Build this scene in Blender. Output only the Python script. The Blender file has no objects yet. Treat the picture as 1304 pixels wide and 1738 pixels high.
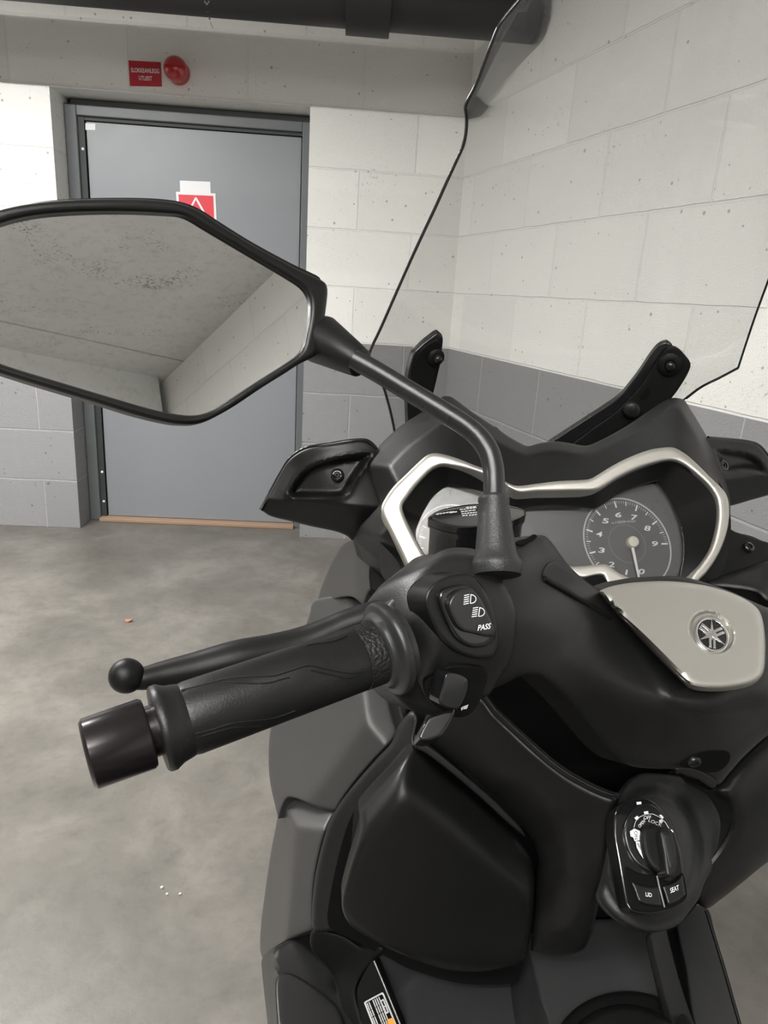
import bpy, bmesh, math, random
import numpy as np
from mathutils import Vector, Matrix
from mathutils.geometry import delaunay_2d_cdt

random.seed(7)
SC = bpy.context.scene
COL = SC.collection

# ------------------------------------------------------------------ camera
W, H = 1304, 1738
FPX = 1205.0
EYE = np.array([0.0, 0.0, 1.2376])
PITCH, ROLL, YAW = 0.2982, 0.0615, 0.0628


def camera_axes():
    cy, sy, cp, sp = math.cos(YAW), math.sin(YAW), math.cos(PITCH), math.sin(PITCH)
    fwd = np.array([sy * cp, cy * cp, -sp])
    right = np.array([cy, -sy, 0.0])
    up = np.cross(right, fwd)
    c, s = math.cos(ROLL), math.sin(ROLL)
    return right * c + up * s, -right * s + up * c, fwd


RX, UX, FX = camera_axes()
cam_data = bpy.data.cameras.new('camera')
cam_data.sensor_width = 36.0
cam_data.lens = FPX / H * 36.0
cam_data.clip_start = 0.02
cam = bpy.data.objects.new('camera', cam_data)
COL.objects.link(cam)
cam.matrix_world = Matrix(((RX[0], UX[0], -FX[0], EYE[0]), (RX[1], UX[1], -FX[1], EYE[1]),
                           (RX[2], UX[2], -FX[2], EYE[2]), (0, 0, 0, 1)))
SC.camera = cam

# ------------------------------------------------------------------ world, exposure, light
wd = bpy.data.worlds.new('world')
SC.world = wd
wd.use_nodes = True
wd.node_tree.nodes['Background'].inputs[0].default_value = (0.8, 0.85, 0.9, 1)
wd.node_tree.nodes['Background'].inputs[1].default_value = 0.0
SC.view_settings.view_transform = 'Standard'
SC.view_settings.look = 'None'
SC.view_settings.exposure = 0.85
SC.view_settings.gamma = 1.0
SC.view_settings.use_curve_mapping = False
SC.cycles.use_denoising = True
SC.cycles.max_bounces = 10
SC.cycles.transparent_max_bounces = 16
SC.cycles.caustics_reflective = False
SC.cycles.caustics_refractive = False

LAMP_COL = (1.0, 0.985, 0.955)
# ceiling tube lamps, the rear ones added as fill: x, y, length, watts, label
# last two numbers: how far the lamp hangs below the ceiling, share of its light that goes up
LAMPS = [(-1.75, 1.80, 1.5, 72, 'tube lamp on the ceiling closest to the black pipe', 0.0, 0.0),
         (-4.1, 1.80, 1.2, 20, 'tube lamp on the ceiling beside the left wall', 0.0, 0.0),
         (-0.60, -0.55, 1.5, 10, 'added hanging fill lamp above the rider side of the scooter', 0.22, 2.8),  # added lamp, hung low so its upward light brightens the mirrored ceiling
         (-0.35, -1.62, 1.4, 32, 'added fill lamp on the ceiling just in front of the concrete beam', 0.0, 0.0),  # added out of view to brighten the beam and the mirrored wall
         (-0.9, -4.6, 1.5, 34, 'added fill lamp on the ceiling far beyond the concrete beam', 0.0, 0.0)]  # added as fill light from behind
CEIL = 2.45

# ------------------------------------------------------------------ geometry helpers


def ray(px, py):
    px = np.asarray(px, float)
    py = np.asarray(py, float)
    u = (px - W / 2) / FPX
    v = (py - H / 2) / FPX
    return RX * u[..., None] - UX * v[..., None] + FX


def P(px, py, z):
    return EYE + ray(px, py) * np.asarray(z, float)[..., None]


def on_plane(pt, n):
    """distance along the view axis of the plane through pt with normal n"""
    n = np.asarray(n, float)
    c = (np.asarray(pt, float) - EYE) @ n

    def f(x, y):
        return c / (ray(x, y) @ n)
    return f


def level(z):
    return on_plane((0, 0, z), (0, 0, 1))


def wall_plane(y):
    return on_plane((0, y, 0), (0, 1, 0))


def pl(a, b, c):
    """plane through three anchors (x, y, distance)"""
    m = np.array([[1, a[0], a[1]], [1, b[0], b[1]], [1, c[0], c[1]]], float)
    k = np.linalg.solve(m, np.array([1 / a[2], 1 / b[2], 1 / c[2]]))

    def f(x, y):
        return 1.0 / (k[0] + k[1] * np.asarray(x, float) + k[2] * np.asarray(y, float))
    return f


def const(z):
    return lambda x, y: np.full(np.shape(np.asarray(x, float)), z)


def smax(fs, k=500.0):
    def f(x, y):
        zs = np.array([g(x, y) for g in fs])
        m = zs.max(0)
        return m + np.log(np.exp(k * (zs - m)).sum(0)) / k
    return f


def smin(fs, k=500.0):
    def f(x, y):
        zs = -np.array([g(x, y) for g in fs])
        m = zs.max(0)
        return -(m + np.log(np.exp(k * (zs - m)).sum(0)) / k)
    return f


def rbf(pts, smooth=0.0):
    p = np.array(pts, float)
    xy = p[:, :2] / 100.0
    n = len(p)

    def phi(r):
        return np.where(r > 1e-9, r * r * np.log(r + 1e-12), 0.0)
    d = np.sqrt(((xy[:, None] - xy[None]) ** 2).sum(-1))
    A = np.zeros((n + 3, n + 3))
    A[:n, :n] = phi(d) + np.eye(n) * smooth
    A[:n, n] = 1
    A[:n, n + 1:] = xy
    A[n:, :n] = A[:n, n:].T
    b = np.zeros(n + 3)
    b[:n] = p[:, 2]
    w = np.linalg.solve(A, b)

    def f(x, y):
        x = np.asarray(x, float)
        y = np.asarray(y, float)
        q = np.stack([x, y], -1).reshape(-1, 2) / 100.0
        dd = np.sqrt(((q[:, None] - xy[None]) ** 2).sum(-1))
        r = phi(dd) @ w[:n] + w[n] + q @ w[n + 1:]
        return r.reshape(x.shape)
    return f


def add(f, dz):
    return lambda x, y: f(x, y) + dz


def tr(s, pts):
    return [(s[0] + s[2] * p[0], s[1] + s[2] * p[1]) + tuple(p[2:]) for p in pts]


def outline(pts, step):
    """closed smooth curve; a third value of 1 keeps a corner sharp"""
    n = len(pts)
    q = np.array([p[:2] for p in pts], float)
    sharp = [len(p) > 2 and p[2] == 1 for p in pts]
    out = []
    for i in range(n):
        p1, p2 = q[i], q[(i + 1) % n]
        p0 = q[i - 1] if not sharp[i] else 2 * p1 - p2
        p3 = q[(i + 2) % n] if not sharp[(i + 1) % n] else 2 * p2 - p1
        L = np.linalg.norm(p2 - p1)
        m = max(1, int(round(L / step)))
        t1 = (p2 - p0) / (np.linalg.norm(p2 - p1) + np.linalg.norm(p1 - p0) + 1e-9) * L
        t2 = (p3 - p1) / (np.linalg.norm(p3 - p2) + np.linalg.norm(p2 - p1) + 1e-9) * L
        for j in range(m):
            t = j / m
            out.append((2 * t ** 3 - 3 * t ** 2 + 1) * p1 + (t ** 3 - 2 * t ** 2 + t) * t1 +
                       (-2 * t ** 3 + 3 * t ** 2) * p2 + (t ** 3 - t ** 2) * t2)
    return np.array(out)


def curve(pts, n):
    """open Catmull-Rom through 3-D points (or points with more columns)"""
    q = np.array(pts, float)
    out = []
    m = len(q) - 1
    for i in range(m):
        p1, p2 = q[i], q[i + 1]
        p0 = q[i - 1] if i > 0 else 2 * p1 - p2
        p3 = q[i + 2] if i + 2 <= m else 2 * p2 - p1
        for j in range(n):
            t = j / n
            out.append(0.5 * ((2 * p1) + (p2 - p0) * t + (2 * p0 - 5 * p1 + 4 * p2 - p3) * t * t +
                              (3 * p1 - p0 - 3 * p2 + p3) * t ** 3))
    out.append(q[-1])
    return np.array(out)


def seg_dist(q, loop):
    a = loop
    b = np.roll(loop, -1, 0)
    ab = b - a
    L2 = (ab ** 2).sum(1) + 1e-12
    res = np.full(len(q), 1e9)
    for s in range(0, len(q), 2000):
        qq = q[s:s + 2000]
        t = np.clip(((qq[:, None] - a[None]) * ab[None]).sum(-1) / L2, 0, 1)
        d = qq[:, None] - (a[None] + ab[None] * t[..., None])
        res[s:s + 2000] = np.sqrt((d ** 2).sum(-1)).min(1)
    return res


def inside(q, loop):
    x, y = q[:, 0], q[:, 1]
    r = np.zeros(len(q), bool)
    n = len(loop)
    for i in range(n):
        x1, y1 = loop[i]
        x2, y2 = loop[(i + 1) % n]
        if y1 == y2:
            continue
        c = ((y1 > y) != (y2 > y)) & (x < (x2 - x1) * (y - y1) / (y2 - y1) + x1)
        r ^= c
    return r


def link(name, verts, faces, mat, parent=None, smooth=True, angle=42, mats=None, fmat=None):
    """one mesh object; below a parent the points are taken relative to the thing's base"""
    root = parent
    while root is not None and root.parent is not None:
        root = root.parent
    v = np.asarray(verts, float)
    if root is not None:
        v = v - np.array(root.location)
    me = bpy.data.meshes.new(name)
    me.from_pydata([tuple(p) for p in v], [], [tuple(int(i) for i in f) for f in faces])
    if mats:
        for m in mats:
            me.materials.append(m)
        if fmat is not None:
            me.polygons.foreach_set('material_index', list(fmat))
    else:
        me.materials.append(mat)
    if smooth:
        me.polygons.foreach_set('use_smooth', [True] * len(me.polygons))
        me.set_sharp_from_angle(angle=math.radians(angle))
    me.update()
    o = bpy.data.objects.new(name, me)
    COL.objects.link(o)
    if parent is not None:
        o.parent = parent
    return o


def recenter(o):
    """put a free-standing mesh's origin at its own base"""
    me = o.data
    co = np.zeros(len(me.vertices) * 3)
    me.vertices.foreach_get('co', co)
    co = co.reshape(-1, 3)
    b = np.array([(co[:, 0].min() + co[:, 0].max()) / 2, (co[:, 1].min() + co[:, 1].max()) / 2, co[:, 2].min()])
    me.vertices.foreach_set('co', (co - b).ravel())
    o.location = tuple(np.array(o.location) + b)
    me.update()
    return o


def panel(name, mat, pts, depth, parent=None, thick=0.012, edge=6.0, step=8.0, holes=(), shape=None,
          edge_mat=None, back=None, angle=42, hole_edge=None, sharp_back=False):
    """a moulded shell: outline in the photograph's frame set on a depth surface, rounded rim, real thickness"""
    loops = [outline(pts, min(step, 7.0))] + [outline(h, min(step, 7.0)) for h in holes]
    allv, edges = [], []
    base = 0
    for lp in loops:
        n = len(lp)
        allv += [tuple(p) for p in lp]
        edges += [(base + i, base + (i + 1) % n) for i in range(n)]
        base += n
    nb = base
    lo, hi = loops[0].min(0), loops[0].max(0)

    def dist(q):
        d = seg_dist(q, loops[0])
        for lp in loops[1:]:
            d = np.minimum(d, seg_dist(q, lp))
        return d

    def ins(q):
        r = inside(q, loops[0])
        for lp in loops[1:]:
            r &= ~inside(q, lp)
        return r
    cand = []
    if edge > 0:
        for lp in loops:
            t = np.roll(lp, -1, 0) - np.roll(lp, 1, 0)
            t /= (np.linalg.norm(t, axis=1)[:, None] + 1e-9)
            nn = np.stack([-t[:, 1], t[:, 0]], 1)
            for k in (0.12, 0.35, 0.7, 1.1):
                for s in (1, -1):
                    q = lp + nn * s * k * edge
                    ok = ins(q)
                    q = q[ok]
                    if len(q):
                        q = q[dist(q) > k * edge * 0.93]
                        cand.append(q)
    gx, gy = np.meshgrid(np.arange(lo[0], hi[0], step), np.arange(lo[1], hi[1], step))
    g = np.stack([gx.ravel() + (np.round((gy.ravel() - lo[1]) / step) % 2) * step * 0.5, gy.ravel()], 1)
    g = g[ins(g)]
    if len(g):
        g = g[dist(g) > max(step * 0.55, edge * 1.1 + step * 0.3)]
        cand.append(g)
    for q in cand:
        allv += [tuple(p) for p in q]
    r = delaunay_2d_cdt([Vector(p) for p in allv], edges, [], 0, 0.01)
    v2 = np.array([tuple(p) for p in r[0]])
    tri = np.array([tuple(f) for f in r[2]])
    cen = v2[tri].mean(1)
    tri = tri[ins(cen)]
    a, b, c = v2[tri[:, 0]], v2[tri[:, 1]], v2[tri[:, 2]]
    ar = (b[:, 0] - a[:, 0]) * (c[:, 1] - a[:, 1]) - (b[:, 1] - a[:, 1]) * (c[:, 0] - a[:, 0])
    tri[ar > 0] = tri[ar > 0][:, ::-1]
    z = depth(v2[:, 0], v2[:, 1])
    d = dist(v2)
    if edge > 0:
        t = np.clip(1 - d / edge, 0, 1)
        z = z + edge / FPX * z * (1 - np.sqrt(np.clip(1 - t * t, 0, 1)))
    if shape is not None:
        z = z + shape(v2[:, 0], v2[:, 1], d)
    p3 = P(v2[:, 0], v2[:, 1], z)
    fn = np.cross(p3[tri[:, 1]] - p3[tri[:, 0]], p3[tri[:, 2]] - p3[tri[:, 0]]).sum(0)
    fn /= np.linalg.norm(fn)
    if back is not None:
        fn = np.asarray(back, float) / np.linalg.norm(back)
    n = len(v2)
    cnt = {}
    for f in tri:
        for i in range(3):
            e = (f[i], f[(i + 1) % 3])
            cnt[e] = 1
    rim = [e for e in cnt if (e[1], e[0]) not in cnt]
    p3b = p3 - fn * thick
    verts = np.concatenate([p3, p3b])
    faces = [tuple(f) for f in tri] + [tuple(f[::-1] + n) for f in tri] + [(e[1], e[0], e[0] + n, e[1] + n) for e in rim]
    if edge_mat is not None:
        fm = [0] * (2 * len(tri)) + [1] * len(rim)
        return link(name, verts, faces, None, parent, angle=angle, mats=[mat, edge_mat], fmat=fm)
    return link(name, verts, faces, mat, parent, angle=angle)


def tube(name, mat, pts, rad, parent=None, seg=20, flat=1.0, ref=None, caps=True, n=8):
    """swept round (or flattened) bar; rad is one radius per control point"""
    pts = np.array(pts, float)
    rad = np.full(len(pts), rad) if np.isscalar(rad) else np.array(rad, float)
    c = curve(np.concatenate([pts, rad[:, None]], 1), n)
    c, r = c[:, :3], np.abs(c[:, 3])
    t = np.gradient(c, axis=0)
    t /= np.linalg.norm(t, axis=1)[:, None]
    u = np.array(ref, float) if ref is not None else np.array([0.0, 0.0, 1.0])
    if abs(u @ t[0]) > 0.95:
        u = np.array([1.0, 0, 0])
    vs, fs = [], []
    for i in range(len(c)):
        u = u - t[i] * (u @ t[i])
        u /= np.linalg.norm(u)
        w = np.cross(t[i], u)
        for k in range(seg):
            a = 2 * math.pi * k / seg
            vs.append(c[i] + r[i] * (math.cos(a) * u * flat + math.sin(a) * w))
    for i in range(len(c) - 1):
        for k in range(seg):
            k2 = (k + 1) % seg
            fs.append((i * seg + k, i * seg + k2, (i + 1) * seg + k2, (i + 1) * seg + k))
    if caps:
        fs.append(tuple(range(seg))[::-1])
        fs.append(tuple((len(c) - 1) * seg + k for k in range(seg)))
    return link(name, vs, fs, mat, parent)


def lathe(name, mat, A, B, prof, parent=None, seg=48, angle=42, squash=None):
    """turned part: prof is (distance from A along A->B, radius)"""
    A = np.array(A, float)
    d = np.array(B, float) - A
    d /= np.linalg.norm(d)
    u = np.array([0, 0, 1.0])
    if abs(u @ d) > 0.9:
        u = np.array([1.0, 0, 0])
    u = u - d * (u @ d)
    u /= np.linalg.norm(u)
    w = np.cross(d, u)
    vs, fs = [], []
    for s, r in prof:
        for k in range(seg):
            a = 2 * math.pi * k / seg
            vs.append(A + d * s + max(r, 1e-5) * (math.cos(a) * u + math.sin(a) * w))
    m = len(prof)
    for i in range(m - 1):
        for k in range(seg):
            k2 = (k + 1) % seg
            fs.append((i * seg + k, i * seg + k2, (i + 1) * seg + k2, (i + 1) * seg + k))
    fs.append(tuple(range(seg))[::-1])
    fs.append(tuple((m - 1) * seg + k for k in range(seg)))
    return link(name, vs, fs, mat, parent, angle=angle)


def boxes(name, mat, bs, parent=None, bevel=0.0):
    vs, fs = [], []
    for (x0, x1, y0, y1, z0, z1) in bs:
        b = len(vs)
        vs += [(x, y, z) for x in (x0, x1) for y in (y0, y1) for z in (z0, z1)]
        fs += [tuple(b + i for i in f) for f in ((0, 1, 3, 2), (4, 6, 7, 5), (0, 4, 5, 1), (2, 3, 7, 6), (0, 2, 6, 4), (1, 5, 7, 3))]
    o = link(name, vs, fs, mat, parent, smooth=False)
    if bevel:
        m = o.modifiers.new('bevel', 'BEVEL')
        m.width = bevel
        m.segments = 2
    return o


def decal(name, mat, polys, depth, parent=None, lift=0.0004):
    """printed marks: flat filled shapes lying just on a surface"""
    vs, fs = [], []
    for poly in polys:
        q = np.array(poly, float)
        n = len(q)
        r = delaunay_2d_cdt([Vector(p) for p in q], [(i, (i + 1) % n) for i in range(n)], [], 0, 1e-4)
        v2 = np.array([tuple(p) for p in r[0]])
        for f in r[2]:
            f = list(f)
            c = v2[f].mean(0)
            if not inside(c[None], q)[0]:
                continue
            a, b_, c_ = v2[f[0]], v2[f[1]], v2[f[2]]
            if (b_[0] - a[0]) * (c_[1] - a[1]) - (b_[1] - a[1]) * (c_[0] - a[0]) > 0:
                f = f[::-1]
            fs.append(tuple(len(vs) + i for i in f))
        z = depth(v2[:, 0], v2[:, 1]) - lift
        vs += list(P(v2[:, 0], v2[:, 1], z))
    return link(name, vs, fs, mat, parent, smooth=False)


def stroke(pts, w, closed=False):
    """list of quads along a polyline, w wide"""
    q = [np.array(p, float) for p in pts]
    if closed:
        q.append(q[0])
    out = []
    for a, b in zip(q[:-1], q[1:]):
        d = b - a
        L = np.linalg.norm(d)
        if L < 1e-6:
            continue
        d /= L
        nrm = np.array([-d[1], d[0]]) * w / 2
        a2, b2 = a - d * w * 0.25, b + d * w * 0.25
        out.append([a2 + nrm, b2 + nrm, b2 - nrm, a2 - nrm])
    return out


def text(name, body, mat, centre, u, v, depth, parent=None, lift=0.0004, shear=0.0, bold=0.0):
    """lettering: u = vector along the whole line, v = vector up one capital height"""
    cu = bpy.data.curves.new('lettering', 'FONT')
    cu.body = body
    cu.size = 1.0
    cu.offset = bold
    cu.shear = shear
    cu.resolution_u = 3
    o = bpy.data.objects.new('lettering', cu)
    COL.objects.link(o)
    dg = bpy.context.evaluated_depsgraph_get()
    me = bpy.data.meshes.new_from_object(o.evaluated_get(dg))
    bpy.data.objects.remove(o)
    n = len(me.vertices)
    co = np.zeros(n * 3)
    me.vertices.foreach_get('co', co)
    co = co.reshape(-1, 3)
    lo, hi = co.min(0), co.max(0)
    a = (co[:, 0] - (lo[0] + hi[0]) / 2) / (hi[0] - lo[0])
    b = (co[:, 1] - (lo[1] + hi[1]) / 2) / (hi[1] - lo[1])
    x = centre[0] + a * u[0] + b * v[0]
    y = centre[1] + a * u[1] + b * v[1]
    p3 = P(x, y, depth(x, y) - lift)
    fs = [tuple(pg.vertices) for pg in me.polygons]
    bpy.data.meshes.remove(me)
    return link(name, p3, fs, mat, parent, smooth=False)


def thing(name, label, cat, loc=(0, 0, 0), group=None, kind=None):
    o = bpy.data.objects.new(name, None)
    o.empty_display_size = 0.1
    COL.objects.link(o)
    o.location = loc
    return tag(o, label, cat, group, kind)


def tag(o, label, cat, group=None, kind=None):
    o['label'] = label
    o['category'] = cat
    if group:
        o['group'] = group
    if kind:
        o['kind'] = kind
    return o


# ------------------------------------------------------------------ materials
def newmat(name):
    m = bpy.data.materials.new(name)
    m.use_nodes = True
    nt = m.node_tree
    return m, nt, nt.nodes['Principled BSDF']


def node(nt, typ, **kw):
    n = nt.nodes.new(typ)
    for k, v in kw.items():
        if k in n.inputs:
            n.inputs[k].default_value = v
        else:
            setattr(n, k, v)
    return n


def mat(name, col, rough=0.5, metal=0.0, grain=0.0, gscale=900.0, coat=0.0, spec=0.5, var=0.0, emit=0.0, dist=0.0004):
    m, nt, b = newmat(name)
    b.inputs['Base Color'].default_value = (*col, 1)
    b.inputs['Roughness'].default_value = rough
    b.inputs['Metallic'].default_value = metal
    b.inputs['Specular IOR Level'].default_value = spec
    b.inputs['Coat Weight'].default_value = coat
    b.inputs['Coat Roughness'].default_value = 0.05
    tc = node(nt, 'ShaderNodeTexCoord')
    if grain > 0:
        nz = node(nt, 'ShaderNodeTexNoise', Scale=gscale, Detail=2.0)
        nt.links.new(tc.outputs['Object'], nz.inputs['Vector'])
        bp = node(nt, 'ShaderNodeBump', Strength=grain, Distance=dist)
        nt.links.new(nz.outputs['Fac'], bp.inputs['Height'])
        nt.links.new(bp.outputs['Normal'], b.inputs['Normal'])
    # faint uneven gloss so that no face is perfectly uniform
    n2 = node(nt, 'ShaderNodeTexNoise', Scale=14.0, Detail=3.0)
    nt.links.new(tc.outputs['Object'], n2.inputs['Vector'])
    mr = node(nt, 'ShaderNodeMapRange')
    mr.inputs['To Min'].default_value = max(0.0, rough - 0.04)
    mr.inputs['To Max'].default_value = min(1.0, rough + 0.04)
    nt.links.new(n2.outputs['Fac'], mr.inputs['Value'])
    nt.links.new(mr.outputs['Result'], b.inputs['Roughness'])
    if emit:
        b.inputs['Emission Color'].default_value = (*LAMP_COL, 1)
        b.inputs['Emission Strength'].default_value = emit
    return m


def ramp(nt, stops):
    r = nt.nodes.new('ShaderNodeValToRGB')
    el = r.color_ramp.elements
    while len(el) < len(stops):
        el.new(0.5)
    for e, (p, c) in zip(el, stops):
        e.position = p
        e.color = (*c, 1) if len(c) == 3 else c
    return r


def block_wall(name, shift, paint_top, tint=(1, 1, 1)):
    """painted lightweight concrete blocks, white above a grey base band"""
    m, nt, b = newmat(name)
    L = nt.links.new
    tc = node(nt, 'ShaderNodeTexCoord')
    sep = node(nt, 'ShaderNodeSeparateXYZ')
    L(tc.outputs['Object'], sep.inputs[0])
    ax = node(nt, 'ShaderNodeMath', operation='ADD')
    ax.inputs[1].default_value = shift
    L(sep.outputs['X'], ax.inputs[0])
    cmb = node(nt, 'ShaderNodeCombineXYZ')
    L(ax.outputs[0], cmb.inputs['X'])
    L(sep.outputs['Z'], cmb.inputs['Y'])
    wob = node(nt, 'ShaderNodeTexNoise', Scale=9.0, Detail=2.0)
    L(tc.outputs['Object'], wob.inputs['Vector'])
    wadd = node(nt, 'ShaderNodeMix', data_type='VECTOR')
    wadd.inputs[0].default_value = 0.006
    L(cmb.outputs[0], wadd.inputs[4])
    L(wob.outputs['Color'], wadd.inputs[5])
    br = node(nt, 'ShaderNodeTexBrick')
    br.offset = 0.5
    br.inputs['Scale'].default_value = 1.0
    br.inputs['Brick Width'].default_value = 0.5
    br.inputs['Row Height'].default_value = 0.25
    br.inputs['Mortar Size'].default_value = 0.0045
    br.inputs['Mortar Smooth'].default_value = 0.35
    br.inputs['Bias'].default_value = 0.0
    br.inputs['Color1'].default_value = (0.0, 0.0, 0.0, 1)
    br.inputs['Color2'].default_value = (1, 1, 1, 1)
    L(wadd.outputs[1], br.inputs['Vector'])
    # grey band below, white above
    gt = node(nt, 'ShaderNodeMath', operation='GREATER_THAN')
    gt.inputs[1].default_value = paint_top
    L(sep.outputs['Z'], gt.inputs[0])
    cw = node(nt, 'ShaderNodeMix', data_type='RGBA')
    cw.inputs[6].default_value = (0.285 * tint[0], 0.285 * tint[1], 0.29 * tint[2], 1)
    cw.inputs[7].default_value = (0.84 * tint[0], 0.835 * tint[1], 0.805 * tint[2], 1)
    L(gt.outputs[0], cw.inputs[0])
    # mortar a little lighter than the blocks
    mor = node(nt, 'ShaderNodeMix', data_type='RGBA', blend_type='MIX')
    sc = node(nt, 'ShaderNodeMath', operation='MULTIPLY')
    sc.inputs[1].default_value = 0.5
    L(br.outputs['Fac'], sc.inputs[0])
    L(sc.outputs[0], mor.inputs[0])
    L(cw.outputs[2], mor.inputs[6])
    lt = node(nt, 'ShaderNodeMix', data_type='RGBA')
    lt.inputs[0].default_value = 0.35
    L(cw.outputs[2], lt.inputs[6])
    lt.inputs[7].default_value = (0.9, 0.9, 0.88, 1)
    L(lt.outputs[2], mor.inputs[7])
    # per block tone + open pores
    tone = node(nt, 'ShaderNodeMapRange')
    tone.inputs['To Min'].default_value = 0.94
    tone.inputs['To Max'].default_value = 1.02
    L(br.outputs['Color'], tone.inputs['Value'])
    vo = node(nt, 'ShaderNodeTexVoronoi', Scale=34.0)
    L(tc.outputs['Object'], vo.inputs['Vector'])
    vs_ = node(nt, 'ShaderNodeSeparateColor')
    L(vo.outputs['Color'], vs_.inputs[0])
    vp = node(nt, 'ShaderNodeMath', operation='POWER')
    vp.inputs[1].default_value = 5.0
    L(vs_.outputs[0], vp.inputs[0])
    vm = node(nt, 'ShaderNodeMath', operation='MULTIPLY_ADD')
    vm.inputs[1].default_value = 0.20
    vm.inputs[2].default_value = 0.012
    L(vp.outputs[0], vm.inputs[0])
    vd = node(nt, 'ShaderNodeMath', operation='SUBTRACT')
    L(vm.outputs[0], vd.inputs[0])
    L(vo.outputs['Distance'], vd.inputs[1])
    vq = node(nt, 'ShaderNodeMapRange')
    vq.inputs['From Min'].default_value = -0.02
    vq.inputs['From Max'].default_value = 0.05
    vq.inputs['To Min'].default_value = 0.0
    vq.inputs['To Max'].default_value = 0.40
    L(vd.outputs[0], vq.inputs['Value'])
    pn = node(nt, 'ShaderNodeTexNoise', Scale=70.0, Detail=5.0, Roughness=0.7)
    L(tc.outputs['Object'], pn.inputs['Vector'])
    area = node(nt, 'ShaderNodeTexNoise', Scale=5.0, Detail=2.0)
    L(tc.outputs['Object'], area.inputs['Vector'])
    pa = node(nt, 'ShaderNodeMath', operation='MULTIPLY_ADD')
    pa.inputs[1].default_value = 0.28
    L(area.outputs['Fac'], pa.inputs[0])
    L(pn.outputs['Fac'], pa.inputs[2])
    pr = ramp(nt, [(0.0, (1, 1, 1)), (0.78, (1, 1, 1)), (0.86, (0.58, 0.56, 0.53))])
    pb = node(nt, 'ShaderNodeMath', operation='ADD')
    L(pa.outputs[0], pb.inputs[0])
    L(vq.outputs['Result'], pb.inputs[1])
    L(pb.outputs[0], pr.inputs['Fac'])
    mm = node(nt, 'ShaderNodeMix', data_type='RGBA', blend_type='MULTIPLY')
    mm.inputs[0].default_value = 1.0
    L(mor.outputs[2], mm.inputs[6])
    L(pr.outputs['Color'], mm.inputs[7])
    m2 = node(nt, 'ShaderNodeMix', data_type='RGBA', blend_type='MULTIPLY')
    m2.inputs[0].default_value = 1.0
    L(mm.outputs[2], m2.inputs[6])
    L(tone.outputs['Result'], m2.inputs[7])
    L(m2.outputs[2], b.inputs['Base Color'])
    b.inputs['Roughness'].default_value = 0.75
    fine = node(nt, 'ShaderNodeTexNoise', Scale=160.0, Detail=4.0, Roughness=0.65)
    L(tc.outputs['Object'], fine.inputs['Vector'])
    hs = node(nt, 'ShaderNodeMath', operation='MULTIPLY_ADD')
    hs.inputs[1].default_value = -1.3
    L(br.outputs['Fac'], hs.inputs[0])
    L(fine.outputs['Fac'], hs.inputs[2])
    h2 = node(nt, 'ShaderNodeMath', operation='MULTIPLY_ADD')
    h2.inputs[1].default_value = 0.8
    prg = node(nt, 'ShaderNodeRGBToBW')
    L(pr.outputs['Color'], prg.inputs[0])
    L(prg.outputs[0], h2.inputs[0])
    L(hs.outputs[0], h2.inputs[2])
    bp = node(nt, 'ShaderNodeBump', Strength=0.65, Distance=0.006)
    L(h2.outputs[0], bp.inputs['Height'])
    L(bp.outputs['Normal'], b.inputs['Normal'])
    return m


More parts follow.
